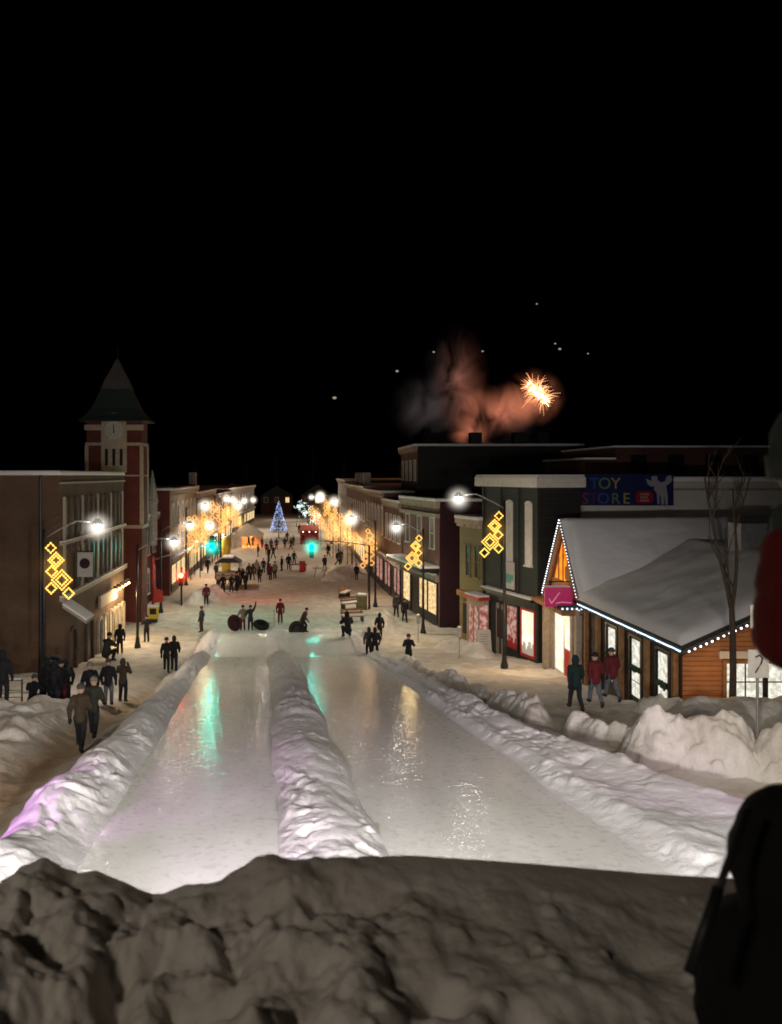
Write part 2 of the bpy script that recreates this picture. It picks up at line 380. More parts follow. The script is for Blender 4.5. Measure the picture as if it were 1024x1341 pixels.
def ground(x, d, rough=True):
    x = np.asarray(x, float); d = np.asarray(d, float)
    z = base(d)
    if rough:
        amp = np.interp(d, [0, 20, 50, 90], [1.2, 1, .5, .12])
        z = z + .22*amp*fbm(x*.6, d*.6, 5, 3) + .12*amp*fbm(x*2.7, d*2.7, 3, 9)
    # drift behind the left path
    z = z + .45*sstep(-6.9, -8.0, x)*sstep(19, 22, d)*(1-sstep(27, 29, d))*(1+.7*fbm(x*1.3, d*1.3, 4, 21))
    z = z - .25*np.exp(-((x+6.4)/.6)**2)*(1-sstep(40, 50, d))
    inside = sstep(0, .5, x-outL(d)-.25)*sstep(0, .5, outR(d)-.25-x)*(1-sstep(55.5, 57, d))
    return z - 1.2*inside
def trod(x, d):
    t = np.exp(-((x+6.5)/.9)**2)*(1-sstep(30, 44, d))*1.1
    t = np.maximum(t, .35*np.exp(-((x+8)/2.5)**2)*sstep(24,30,d)*(1-sstep(60,75,d)))
    t = np.maximum(t, .35*np.exp(-((x-8.8)/2.)**2)*sstep(24,32,d)*(1-sstep(60,75,d)))
    t = np.maximum(t, .66*sstep(56, 66, d)*(np.abs(x) < 12))
    return np.clip(t, 0, 1)
def grid_mesh(name, X, Y, Z, m, attr=None, parent=None):
    ny, nx = X.shape
    co = np.stack([X, Y, Z], -1).reshape(-1, 3)
    me = bpy.data.meshes.new(name)
    idx = np.arange(nx*ny).reshape(ny, nx)
    q = np.stack([idx[:-1,:-1], idx[:-1,1:], idx[1:,1:], idx[1:,:-1]], -1).reshape(-1, 4)
    me.vertices.add(len(co)); me.vertices.foreach_set('co', co.astype(np.float32).ravel())
    me.loops.add(q.size); me.loops.foreach_set('vertex_index', q.astype(np.int32).ravel())
    me.polygons.add(len(q)); me.polygons.foreach_set('loop_start', np.arange(0, q.size, 4, dtype=np.int32))
    me.polygons.foreach_set('use_smooth', np.ones(len(q), bool))
    me.update(calc_edges=True); me.validate()
    if attr is not None:
        a = me.attributes.new('trodden', 'FLOAT', 'POINT'); a.data.foreach_set('value', attr.astype(np.float32).ravel())
    me.materials.append(m)
    o = bpy.data.objects.new(name, me); link(o)
    if parent: o.parent = parent
    return o
xs = np.concatenate([[-900,-400,-200,-100,-60,-40,-30,-24], np.arange(-20, 20.01, .14), [22,26,32,45,70,110,220,400,900]])
ds = np.concatenate([[-60,-30,-15,-8,-4], np.arange(0, 16, .25), np.arange(16, 34, .11), np.arange(34, 62, .2), np.arange(62, 140, .6), np.linspace(141, 320, 60), [400,600,900,1500]])
X, Y = np.meshgrid(xs, ds)
o = grid_mesh('snow_ground', X, Y, ground(X, Y), M['ground'], trod(X, Y)); o['kind'] = 'structure'

def lumps(X, Y, spots):
    """snow clods: the highest of many squashed balls"""
    H = np.zeros_like(X)
    for cx, cy, r, h in spots:
        q = ((X-cx)**2 + (Y-cy)**2)/(r*r)
        H = np.maximum(H, h*np.clip(1-q, 0, 1)**.55)
    return H
dd = np.concatenate([np.arange(6, 26, .042), np.arange(26, 57.5, .10)])
def strip(b0, b1, n):
    t = np.linspace(0, 1, n)[None,:]; D = np.repeat(dd[:,None], n, 1)
    return b0(dd)[:,None]*(1-t) + b1(dd)[:,None]*t, D, np.repeat(t, len(dd), 0)
for nm, a, b in (('sledding_lane', LL, LR), ('sledding_lane', RL, RR)):
    X, D, T = strip(a, b, 44)
    Z = lane(D) + .012*fbm(X*.5, D*.16, 3, 5) + .003*fbm(X*4, D*2, 2, 8)
    o = grid_mesh(nm, X, D, Z, M['ice']); o['kind'] = 'structure'
def edge_z(bx):   # shared height along a lane border
    return lane(dd) + .012*fbm(bx*.5, dd*.16, 3, 5) + .003*fbm(bx*4, dd*2, 2, 8)
def rugged(X, D, Z, win, amp, seed, fr=1.0):
    P = np.stack([X, D, Z], -1); du = np.gradient(P, axis=1); dv = np.gradient(P, axis=0)
    n = np.cross(du, dv); n /= np.linalg.norm(n, axis=-1, keepdims=True)+1e-9
    S = np.cumsum(np.linalg.norm(du, axis=-1), axis=1)
    a, b = S*fr+D*.31*fr, D*fr-S*.23*fr
    a, b = S*fr*1.25+.9*fbm(D*.9, S*.9, 2, seed+11), D*fr*.42+.7*fbm(D*.8, S*.8, 2, seed+12)
    msk = sstep(-.18, .16, fbm(D*.55, S*.8, 3, seed+21))
    h = .38*fbm(a*.7, b*.6, 2, seed) + (.15+.85*msk)*(.30*fbm(a*2.0, b*2.0, 3, seed+3, .5) + .16*fbm(a*6, b*6, 3, seed+7, .55))
    # clods: rounded lumps in surface space
    rs = np.random.default_rng(seed); cl = np.zeros_like(h)
    for i in range(2600):
        k = int(rs.random()**1.25*(len(dd)-1)); c = int(rs.random()*(X.shape[1]-1)); r_ = .045+.13*rs.random()**2.2
        k0, k1 = max(0,k-11), min(len(dd),k+12)
        q = ((S[k0:k1]-S[k,c])**2+((D[k0:k1]-D[k,c])*.55)**2)/(r_*r_)
        cl[k0:k1] = np.maximum(cl[k0:k1], r_*rs.uniform(.5,1.1)*np.clip(1-q,0,1)**.35)
    cl = cl*(.45+.55*msk)
    h = (h*amp + cl*.75*amp**.5)*win
    P = P + n*h[...,None]
    return P[...,0], P[...,1], P[...,2]
# divider between the lanes
X, D, T = strip(LR, RL, 50)
sp = []
for i in range(260):
    d = 6+ 50*random.random()**1.6; t = random.random(); cx = float(LR(d))*(1-t)+float(RL(d))*t
    sp.append((cx, d, random.uniform(.07,.22), random.uniform(.05,.22)))
e0, e1 = edge_z(LR(dd))[:,None], edge_z(RL(dd))[:,None]
prof = np.clip(1-np.abs(2*T-1-.25*fbm(D*.4, T*0, 3, 33)), 0, 1)**.85*.45 + .55*np.sin(PI*T)**.8
hgt = np.interp(D, [6,12,30,44,50,54,57], [.30,.31,.29,.25,.14,.06,.01])*(1+.5*fbm(D*.45, T*0+3, 3, 31))
win = np.clip(T*8,0,1)*np.clip((1-T)*8,0,1)
Z = e0*(1-T)+e1*T + hgt*prof
X, D, Z = rugged(X, D, Z, win, .26, 41)
o = grid_mesh('snow_ridge', X, D, Z, M['berm'])
tag(o, 'lumpy snow ridge dividing the two sledding lanes', 'snow ridge')
# left berm
X, D, T = strip(outL, LL, 64)
sp = []
for i in range(420):
    d = 7+ 48*random.random()**1.5; t = random.uniform(.2,.97); cx = float(outL(d))*(1-t)+float(LL(d))*t
    sp.append((cx, d, random.uniform(.08,.30), random.uniform(.06,.28)))
W = (LL(D)-outL(D)); s = LL(D)-X; oc = offL(D)
hg = np.interp(D, [6,12,20,40,50,57], [.52,.48,.36,.28,.18,.05])*(1+.5*fbm(D*.5, T*0, 3, 51))
g0 = ground(X, D, False)*0 + base(D) - .35
up = edge_z(LL(dd))[:,None]
crest = np.clip(s/oc, 0, 1); fall = sstep(0, 1, np.clip((s-oc)/(W-oc), 0, 1))
Z = (up + hg*np.sin(crest*PI/2)**1.3)*(1-fall) + g0*fall
win = np.clip((1-T)*9,0,1)
X, D, Z = rugged(X, D, Z, win, .30, 61)
o = grid_mesh('snow_bank', X, D, Z, M['berm']); tag(o, 'lumpy snow bank along the left edge of the sledding run, tinted pink near the viewer', 'snow bank')
# right berm
X, D, T = strip(RR, outR, 84)
sp = []
for i in range(620):
    d = 7+ 48*random.random()**1.6; t = random.uniform(.05,.85); cx = float(RR(d))*(1-t)+float(outR(d))*t
    sp.append((cx, d, random.uniform(.08,.30), random.uniform(.06,.26)))
W = outR(D)-RR(D); s = X-RR(D); oc = offR(D)
hg = np.interp(D, [6,12,20,40,50,57], [.44,.44,.35,.28,.18,.05])*(1+.4*fbm(D*.5, T*0, 3, 71))
g0 = base(D) - .35
up = edge_z(RR(dd))[:,None]
c = np.clip(s/oc, 0, 1)
ramp = .55*sstep(0, .28, c) + .45*sstep(.55, 1, c)
fall = sstep(0, 1, np.clip((s-oc)/(W-oc), 0, 1))
Z = (up + hg*ramp)*(1-fall) + g0*fall
win = np.clip(T*9,0,1)
X, D, Z = rugged(X, D, Z, win, .30, 81)
o = grid_mesh('snow_bank', X, D, Z, M['berm']); tag(o, 'wide stepped snow bank along the right edge of the sledding run', 'snow bank')

# free-standing plowed piles
def pile(name, pts, h, w, label, cat='snow pile', seed=1, m='pile', rough=1., pad=1.6, step=.06, nl=170, sink=.45, group=None):
    px = [p[0] for p in pts]; py = [p[1] for p in pts]
    xs = np.arange(min(px)-w*pad, max(px)+w*pad, step); ys = np.arange(min(py)-w*pad, max(py)+w*pad, step)
    X, Y = np.meshgrid(xs, ys)
    r = polyd(X, Y, pts)/w*(1+.35*fbm(X*.9, Y*.9, 3, seed))
    sp = []
    for i in range(nl):
        k = random.randrange(len(pts)-1); t = random.random(); a, b = pts[k], pts[k+1]
        sp.append((a[0]+(b[0]-a[0])*t+random.gauss(0,w*.5), a[1]+(b[1]-a[1])*t+random.gauss(0,w*.5), random.uniform(.08,.32)*min(1,w), random.uniform(.05,.25)*min(1,h*1.3)))
    k = np.exp(-r**2*1.6)
    Z = base(Y) - sink + (h+sink+.06)*k**.8*(1+.45*fbm(X*1.1+seed, Y*1.1, 3, seed+2)*rough) + np.clip(k*2,0,1)*rough*(.22*h*fbm(X*2.4, Y*2.4, 4, seed+5) + .05*h*fbm(X*9, Y*9, 3, seed+6) + lumps(X, Y, sp)*.8)
    cx, cy = sum(px)/len(px), sum(py)/len(py); cz = float(base(cy))
    o = grid_mesh(name, X-cx, Y-cy, Z-cz, M[m]); o.location = (cx, cy, cz)
    return tag(o, label, cat, group)
pile('snow_bank', [(5.6,41),(6.3,37),(6.9,33),(7.4,29),(7.7,25.5)], .55, .7, 'rough snow bank between the sledding run and the right pavement, grey with warm lit top', 'snow bank', 3)
pile('snow_pile', [(9.0,20.3),(10.2,19.8),(11.0,20.2)], .95, 1.0, 'pale rounded snow pile left of the parking sign post', seed=11)
pile('snow_pile', [(11.6,19.3),(13.4,18.6),(15,17.6)], .95, 1.0, 'pale snow pile in front of the parking sign post at the right edge', seed=15)
pile('snow_bank', [(8.3,23.6),(8.9,22.2),(9.6,21.2)], .42, .75, 'low rough grey snow bank ahead of the three walkers', 'snow bank', 61)
pile('snow_mound', [(12.6,25.0),(14.3,25.2),(17,24.8)], .85, 1.5, 'smooth grey snow mound at the foot of the bare tree', 'snow mound', 19, rough=.25, nl=10)
pile('snow_pile', [(11.7,26.9),(12.6,26.6)], .55, .55, 'small warmly lit snow heap by the corner of the log building', seed=23)
pile('snow_pile', [(9.6,49.5),(10.3,48),(10.6,46.5)], .55, 1.2, 'low snow heap against the ochre shop front', seed=29, rough=.5)
pile('snow_bank', [(-5.3,46),(-5.6,40),(-5.7,36)], .3, .6, 'thin snow bank on the left between the pavement and the far end of the run', 'snow bank', 37, rough=.7)
pile('snow_pile', [(4.9,53),(6.2,56),(6.6,60)], .8, .9, 'snow heap beside the foot of the run on the right', seed=41, rough=.6)
pile('snow_pile', [(-8.5,69),(-7.4,73)], .9, 1.3, 'rosy snow heap behind the red signal pole', seed=43, rough=.5)
pile('snow_pile', [(4.0,84),(6.0,90)], .9, 1.5, 'low white snow heap in the street below the right green signal', seed=47, rough=.5)
pile('snow_bank', [(-13.5,25.5),(-10.5,26.2),(-8.8,25.6)], .55, 1.0, 'dim snow bank in front of the dark crowd on the left', 'snow bank', 53, rough=.7)

# viewer's own mound: crest three metres ahead
cp = [(-200,1190),(0,1180),(25,1140),(60,1127),(100,1150),(130,1146),(165,1152),(200,1172),(235,1158),(290,1150),(350,1118),(420,1117),(530,1119),(700,1131),(840,1143),(960,1150),(1200,1165)]
xs = np.concatenate([np.arange(-3.4, -1.45, .05), np.arange(-1.45, 1.55, .0085), np.arange(1.55, 4.2, .05)]); ys = np.concatenate([np.arange(-2.5, 1.0, .15), np.arange(1.0, 1.75, .04), np.arange(1.75, 3.12, .0085), np.arange(3.12, 4, .04), np.arange(4, 8, .12)])
X, Y = np.meshgrid(xs, ys)
crest = np.interp(X*350+388, [c[0] for c in cp], [HC-(c[1]-622)/350 for c in cp])
sp = [(-1.06,2.75,.17,.15),(-.86,2.82,.13,.10),(-.70,2.80,.12,.09),(-.35,2.85,.16,.08),(-.9,2.35,.22,.12),(-.45,2.3,.25,.11),(-.05,2.55,.2,.09),(-1.1,2.1,.25,.1),(-.25,1.9,.16,.1),(.1,2.05,.13,.1),(-.6,1.95,.2,.08)]
for i in range(900):
    x_ = random.gauss(-.5,.62); r_ = random.choice((.012,.02,.03,.045,.06,.09,.13))*random.uniform(.7,1.3)
    sp.append((x_, random.uniform(1.6,2.98), r_, r_*random.uniform(.35,.75)))
left = 1-sstep(-.1, .7, X)
sp2 = [(random.uniform(-.2,2), random.uniform(1.6,2.9), random.uniform(.015,.05), random.uniform(.01,.03)) for i in range(110)]
Z = crest - .02 + .0*Y
Z = Z - .04*np.abs(Y-2.9)*(Y < 2.9) + left*(.15*fbm(X*1.7, Y*1.7, 3, 91) + .10*fbm(X*5.5, Y*5.5, 4, 92) + .022*fbm(X*14, Y*14, 4, 94, .55) + lumps(X, Y, sp)*.95 - .07) + (1-left)*(.07*fbm(X*1.1, Y*1.6, 4, 95)+.035*fbm(X*5, Y*5, 4, 97)+lumps(X, Y, sp2)*.6)
for fx, fy, fr, fd in [(.42,2.3,.075,.10),(.62,2.2,.07,.08),(.80,2.04,.06,.06),(.15,1.95,.09,.1),(-.10,2.05,.05,.08),(1.1,2.5,.1,.04),(.0,2.12,.06,.09)]:
    Z -= fd*np.exp(-(((X-fx)**2+(Y-fy)**2)/fr**2)**1.5)
# the crest itself stays where it is
wc = np.exp(-((Y-2.98)/.16)**2)
Z = Z*(1-wc) + (crest + left*(.03*fbm(X*5, Y*5, 3, 99)+.02*fbm(X*13,Y*13,2,98)))*wc
Z = Z - np.clip(Y-3.0, 0, 9)**1.15*1.35
Z = np.maximum(Z, 5.0)
o = grid_mesh('snow_mound', X, Y, Z, M['mound']); tag(o, 'dark clumpy snow mound in the foreground that the viewer stands on', 'snow mound')

# hills on the horizon
def hills():
    xs = np.linspace(-900, 900, 180); ys = np.linspace(420, 700, 14); X, Y = np.meshgrid(xs, ys)
    Z = 34*sstep(420, 600, Y)*(1+.8*fbm(X*.006, Y*.006, 4, 7)) - 1 + 4*fbm(X*.05, Y*.05, 2, 3)
    o = grid_mesh('hills', X, Y, Z, M['hill']); o['kind'] = 'structure'
hills()

# ------------------------------------------------------------------ buildings
class Frame:
    """a facade: p0 near street corner, p1 far street corner; u runs along it, v goes inwards"""
    def __init__(s, p0, p1, side):
        s.p0 = Vector((*p0, 0)); e = Vector((p1[0]-p0[0], p1[1]-p0[1], 0)); s.L = e.length; s.u = e/s.L
        s.v = Vector((s.u.y, -s.u.x, 0)) if side > 0 else Vector((-s.u.y, s.u.x, 0))
    def P(s, u, v, z): return s.p0 + s.u*u + s.v*v + Vector((0,0,z))
    def box(s, mb, u0, u1, v0, v1, z0, z1):
        return mb.hexa([s.P(u0,v0,z0), s.P(u1,v0,z0), s.P(u1,v1,z0), s.P(u0,v1,z0), s.P(u0,v0,z1), s.P(u1,v0,z1), s.P(u1,v1,z1), s.P(u0,v1,z1)])
def window(F, root, u, z, w, h, glass='darkglass', frame='trimw', arch=False, sill=True, mull=True):
    mb = MB(); t = .10
    F.box(mb, u-w/2-t, u-w/2, -.07, .01, z, z+h); F.box(mb, u+w/2, u+w/2+t, -.07, .01, z, z+h)
    F.box(mb, u-w/2-t, u+w/2+t, -.075, .01, z+h, z+h+t)
    if mull: F.box(mb, u-w/2, u+w/2, -.05, .01, z+h*.5-.025, z+h*.5+.025)
    if arch:
        n = 8; pts = [F.P(u+math.cos(PI*i/n)*(w/2+t), -.08, z+h+t+math.sin(PI*i/n)*w*.35) for i in range(n+1)]
        mb.prism(pts, F.v*.08)
    if sill: F.box(mb, u-w/2-.15, u+w/2+.15, -.14, .01, z-.10, z)
    fr = mb.build('window', M[frame], root)
    F.box(MB(), 0,0,0,0,0,0)
    pb = MB(); F.box(pb, u-w/2, u+w/2, -.02, .012, z, z+h); pb.build('pane', M[glass], fr)
    return fr
def building(name, label, p0, p1, side, depth, z0, H, wall, sidewall=None, cat='building', floors=(), shop=None, cornice='cream', snow=True, group=None):
    F = Frame(p0, p1, side)
    root = wempty(name, F.P(F.L/2, depth/2, z0), label, cat, group)
    mb = MB(); F.box(mb, 0, F.L, 0, depth, z0-1.5, H); mb.build('wall', M[wall], root)
    if sidewall:
        mb = MB(); F.box(mb, -.02, 0.0, .02, depth, z0-1.5, H-.02); mb.build('side_wall', M[sidewall], root)
    if cornice:
        mb = MB(); F.box(mb, -.12, F.L+.02, -.35, .0, H-.42, H-.12); F.box(mb, -.08, F.L+.02, -.22, .0, H-.62, H-.422)
        n = int(F.L/.8)
        for i in range(n): F.box(mb, (i+.4)*.8, (i+.4)*.8+.16, -.32, -.222, H-.60, H-.424)
        mb.build('cornice', M[cornice], root)
    if snow:
        mb = MB(); F.box(mb, -.16, F.L+.04, -.40 if cornice else -.08, depth+.05, H-.115, H+.12); mb.build('roof_snow', M['roofsnow'], root, bevel=.05)
    for (z, h, w, n, gl, arch) in floors:
        for i in range(n):
            u = F.L*(i+.5)/n
            window(F, root, u, z, w, h, gl, arch=arch)
    if shop:
        glass, zs, hs, panes = shop
        mb = MB(); F.box(mb, .15, F.L-.15, -.16, 0, zs+hs+.05, zs+hs+.55); mb.build('fascia', M[shop_f.get(name+label, 'stone')], root)
        mb = MB(); F.box(mb, .1, F.L-.1, -.5, -.16, zs+hs+.56, zs+hs+.68); mb.build('fascia_snow', M['roofsnow'], root, bevel=.03)
        for i in range(panes):
            u0 = .3+(F.L-.6)*i/panes; u1 = .3+(F.L-.6)*(i+1)/panes
            door = (i == panes//2 and panes > 2)
            mb = MB(); t = .09
            F.box(mb, u0, u0+t, -.12, 0, zs-.6, zs+hs); F.box(mb, u1-t, u1, -.12, 0, zs-.6, zs+hs)
            F.box(mb, u0+t, u1-t, -.12, 0, zs+hs-.12, zs+hs)
            if not door: F.box(mb, u0+t, u1-t, -.12, 0, zs-.6, zs+.02)
            fr = mb.build('door' if door else 'shop_window', M['metal'], root)
            pb = MB(); F.box(pb, u0+t, u1-t, -.05, -.001, zs-.6 if door else zs+.021, zs+hs-.121)
            pb.build('pane', M[glass if not door else 'darkglass'], fr)
    return root, F
shop_f = {}

# --- left: long tan building
rt, F = building('brick_building', 'long tan brick building with tall narrow windows and arched doors on the left', (-11.7,39.6), (-11.7,54.4), -1, 22, -.5, 11.1, 'tan', cornice=None)
for zb, hb, dp in ((7.5,.16,.16),(4.72,.22,.22),(10.55,.1,.1)):
    mb = MB(); F.box(mb, 0, F.L, -dp, 0, zb, zb+hb); mb.build('string_course', M['cream'], rt)
    if dp > .15:
        mb = MB(); F.box(mb, .02, F.L-.02, -dp-.02, -.002, zb+hb+.002, zb+hb+.06); mb.build('ledge_snow', M['roofsnow'], rt)
for i in range(13):
    u = .7+i*1.11
    mb = MB(); F.box(mb, u-.13, u+.13, -.10, 0, 7.72, 9.9); F.box(mb, u-.13, u+.13, -.10, 0, 4.98, 7.48); mb.build('pilaster', M['tan' if i%3 else 'cream'], rt)
    if i < 12:
        window(F, rt, u+.555, 7.95, .5, 1.75, 'darkglass', frame='tan', sill=False)
        window(F, rt, u+.555, 5.3, .5, 1.85, 'darkglass', frame='tan', sill=False)
def arched_door(F, root, u, z, w, h, gl='darkglass', fr='cream'):
    mb = MB(); n = 10; t = .16
    F.box(mb, u-w/2-t, u-w/2, -.14, 0, z, z+h); F.box(mb, u+w/2, u+w/2+t, -.14, 0, z, z+h)
    for i in range(n):
        a, b = PI*i/n, PI*(i+1)/n; R0, R1 = w/2, w/2+t
        mb.prism([F.P(u+math.cos(a)*R0, -.14, z+h+math.sin(a)*R0), F.P(u+math.cos(a)*R1, -.14, z+h+math.sin(a)*R1), F.P(u+math.cos(b)*R1, -.14, z+h+math.sin(b)*R1), F.P(u+math.cos(b)*R0, -.14, z+h+math.sin(b)*R0)], F.v*.14)
    d = mb.build('arched_door', M[fr], root)
    mb = MB(); pts = [F.P(u-w/2,-.03,z), F.P(u+w/2,-.03,z)] + [F.P(u+math.cos(PI*i/n)*w/2, -.03, z+h+math.sin(PI*i/n)*w/2) for i in range(n+1)]
    mb.prism(pts, F.v*.025); mb.build('pane', M[gl], d)
    return d
arched_door(F, rt, 2.2, -.6, 1.15, 3.0, fr='tan'); arched_door(F, rt, 5.6, -.6, 1.3, 3.0, fr='tan')
for i in range(3): arched_door(F, rt, 8.0+i*1.35, -.6, .75, 2.7, 'e_warmwin' if i else 'darkglass')
for i in range(3): arched_door(F, rt, 12.05+i*1.05, -.8, .6, 2.9, 'e_warmwin')
mb = MB(); F.box(mb, 7.2, 11.4, -.30, -.145, 3.2, 3.9); mb.build('fascia', M['cream'], rt)
for i in range(5):
    mb = MB(); p = F.P(10.6+i*.92, -.35, 3.75)
    mb.box(p.x-.10, p.x+.16, p.y-.05, p.y+.05, p.z+.15, p.z+.3); s_ = mb.build('sconce', M['metal'], rt)
    mb = MB(); mb.ball((p.x+.1, p.y, p.z), .07); mb.build('bulb', M['e_sconce'], s_)

mb = MB(); mb.tube([(-12.6,39.5,11.0),(-12.6,39.5,1.0)], .06, 8); mb.build('drain_pipe', M['metal'], rt)
# --- clock tower
def clock_tower():
    x0, x1, y0, y1 = -15.7, -11.55, 60, 62.2
    cx, cy = (x0+x1)/2, (y0+y1)/2
    r = wempty('clock_tower', (cx, cy, 0), 'red brick clock tower with cream clock panel and pointed dark green roof', 'clock tower')
    MB().box(x0, x1, y0, y1, -1, 15.0).build('wall', M['red'], r)
    for zb, hb, e in ((13.2,.22,.07),(7.0,.25,.1),(10.9,.1,.05)):
        MB().box(x0-e, x1+e, y0-e, y1+e, zb, zb+hb).build('stone_band', M['cream'], r)
    for (cx_, cy_, nx, ny) in ((cx, y0, 0, -1),):
        ex = Vector((1,0,0)) if ny else Vector((0,1,0)); nn = Vector((nx,ny,0)); c0 = Vector((cx_,cy_,0))
        def B(a, b, z0, z1, d0, d1):
            mb = MB(); p = [c0+ex*a+nn*d0, c0+ex*b+nn*d0, c0+ex*b+nn*d1, c0+ex*a+nn*d1]
            return mb.hexa([(q.x,q.y,z0) for q in p]+[(q.x,q.y,z1) for q in p])
        pts = [c0+ex*(-.95)+nn*.12+Vector((0,0,11.2)), c0+ex*.95+nn*.12+Vector((0,0,11.2)), c0+ex*.95+nn*.12+Vector((0,0,14.6))]
        pts += [c0+ex*(.95*math.cos(PI*i/12))+nn*.12+Vector((0,0,14.65+1.0*math.sin(PI*i/12))) for i in range(1,12)]
        pts += [c0+ex*(-.95)+nn*.12+Vector((0,0,14.6))]
        pn = MB().prism(pts, -nn*.11).build('clock_panel', M['cream'], r)
        for k in (-.55, 0, .55): B(k-.11, k+.11, 11.7, 12.95, .122, .14).build('louvre', M['darkglass'], r)
        for z0,z1 in ((14.35,14.75),):
            B(-2.2, -.96, z0, z1, .0, .16).build('cornice', M['cream'], r); B(.96, 2.2, z0, z1, .0, .16).build('cornice', M['cream'], r)
        n = 24; R = .68; cc = c0+nn*.125+Vector((0,0,14.35))
        f = MB().prism([cc+ex*R*math.cos(2*PI*i/n)+Vector((0,0,R*math.sin(2*PI*i/n))) for i in range(n)], nn*.03).build('clock_face', M['whitewall'], r)
        for ang, L, w in ((math.radians(92), .40, .035), (math.radians(-88), .24, .045)):
            e2 = ex*math.sin(PI/2-ang)+Vector((0,0,1))*math.cos(PI/2-ang); e3 = ex*math.cos(PI/2-ang)-Vector((0,0,1))*math.sin(PI/2-ang); q = cc+nn*.034
            MB().prism([q-e3*w, q+e3*w, q+e3*w+e2*L, q-e3*w+e2*L], nn*.012).build('clock_hand', M['metal'], f)
        rg = MB()
        for i in range(12):
            a = 2*PI*i/12; q = cc+nn*.032+ex*.45*math.cos(a)+Vector((0,0,.45*math.sin(a)))
            rg.ball(q, .03, 6)
        rg.build('hour_marks', M['metal'], f)
    # flared roof
    prof = [(2.62,15.0),(2.55,15.12),(2.15,15.45),(1.75,16.0),(1.30,17.0),(.80,18.2),(.30,19.2),(.05,19.75)]
    def ringroof(prof, jit=0):
        vs = []; fs = []
        for i,(w,z) in enumerate(prof): vs += [(cx-w,cy-w*.6,z),(cx+w,cy-w*.6,z),(cx+w,cy+w*.6,z),(cx-w,cy+w*.6,z)]
        for i in range(len(prof)-1): fs += [(4*i+j, 4*i+(j+1)%4, 4*i+4+(j+1)%4, 4*i+4+j) for j in range(4)]
        fs += [(3,2,1,0), tuple(4*(len(prof)-1)+j for j in range(4))]
        return MB().add(vs, fs)
    rf = ringroof(prof).build('roof', M['roofdark'], r)
    ringroof([(1.12,17.5),(.84,18.22),(.34,19.24),(.09,19.8)]).build('snow_patch', mat('weathered_slate', (.11,.10,.095)), rf)
    MB().tube([(cx,cy,19.7),(cx,cy,20.7)], .05, 6, .02).build('finial', M['metal'], rf)
    for sx in (-1,1):
        for sy in (-1,1):
            MB().box(cx+sx*2.05-.12, cx+sx*2.05+.12, cy+sy*1.08-.12, cy+sy*1.08+.12, 7.3, 13.19).build('corner_strip', M['cream'], r)
clock_tower()
# post office body behind the tower
rt, F = building('brick_building', 'low red brick wing with cream window surrounds behind the clock tower', (-12.7,64.4), (-12.7,72.8), -1, 14, 0, 7.6, 'red', floors=((4.2,1.7,.9,3,'darkglass',True),(.9,1.7,1.0,3,'darkglass',True)))
mb = MB(); mb.prism([(-12.6,66.0,7.6),(-12.6,69.6,7.6),(-12.6,67.8,9.3)], (-4,0,0)); g = mb.build('gable', M['red'], rt)
mb = MB(); mb.prism([(-12.5,65.8,7.62),(-12.5,66.1,7.62),(-12.5,67.8,9.25),(-12.5,69.5,7.62),(-12.5,69.8,7.62),(-12.5,67.8,9.6)], (-.18,0,0)); mb.build('gable_trim', M['cream'], g)
mb = MB(); mb.lathe((-12.3,68.5,0), [(.42,5.0),(.45,8.6),(.55,8.7),(.05,11.4)], 10); mb.build('turret', M['stone'], rt)
# rows to the left further on
rt, F = building('brick_building', 'pale fronted shop building with snowy cornice beyond the clock tower', (-11.5,73), (-11.5,92), -1, 14, 0, 9.7, 'cream', sidewall='red', floors=((6.2,1.9,1.0,6,'darkglass',True),(3.9,1.4,1.0,6,'darkglass',False)), shop=('e_warmwin',.9,1.9,6))
rt, F = building('brick_building', 'brown shop building with a square chimney on the left side', (-11.5,92.3), (-11.5,112), -1, 14, 0, 9.0, 'brown', floors=((5.6,1.9,1.0,6,'darkglass',False),), shop=('e_warmwin',.9,1.9,6))
mb = MB(); mb.box(-12.6,-11.8,94,95,8.9,11.3); mb.build('chimney', M['stone'], rt)
rt, F = building('brick_building', 'lower red building on the left nearest the glowing tent', (-11.3,112.3), (-11.3,140), -1, 14, 0, 8.3, 'red', floors=((5.2,1.7,1.0,7,'darkglass',False),), shop=('e_warmwin',.9,1.9,7))
rt, F = building('brick_building', 'grey building farthest down the left side of the street', (-12.5,145), (-10,190), -1, 14, 0, 8.5, 'stone', floors=((5.2,1.7,1.2,9,'darkglass',False),), shop=('e_warmwin',.9,1.9,9))

# --- right: dark green corner building, ochre shop, brick etc.
A = Vector((13.15,43.5)); Dv = Vector((-2.45,9.0))
def Q(t): return (A.x+Dv.x*t, A.y+Dv.y*t)
rt, F = building('timber_building', 'dark green timber corner building with pale cornice and two tall narrow windows', Q(0), Q(.66), 1, 2.6, .3, 10.75, 'green', sidewall='black', cornice=None, snow=False)
mb = MB(); F.box(mb, -.5, F.L+.3, -.45, 2.62, 10.32, 10.9); mb.build('cornice', M['trimw'], rt, bevel=.03)
mb = MB(); F.box(mb, -.45, F.L+.25, -.40, 2.58, 10.902, 11.02); mb.build('roof_snow', M['roofsnow'], rt, bevel=.04)
for u in (.95, 3.0): window(F, rt, u, 6.0, .48, 3.3, 'paleglass', arch=True, mull=False)
for u in (.08, 2.05, 4.0, F.L-.08):
    mb = MB(); F.box(mb, u-.09, u+.09, -.09, 0, .2, 10.3); mb.build('corner_board', M['green'], rt)
mb = MB(); F.box(mb, .1, 5.6, -.45, 0, 4.05, 4.2); F.box(mb, .1, 5.6, -.12, 0, 3.6, 4.05); mb.build('shop_canopy', M['metal'], rt)
mb = MB(); F.box(mb, .08, 5.62, -.47, -.01, 4.202, 4.27); mb.build('canopy_snow', M['roofsnow'], rt)
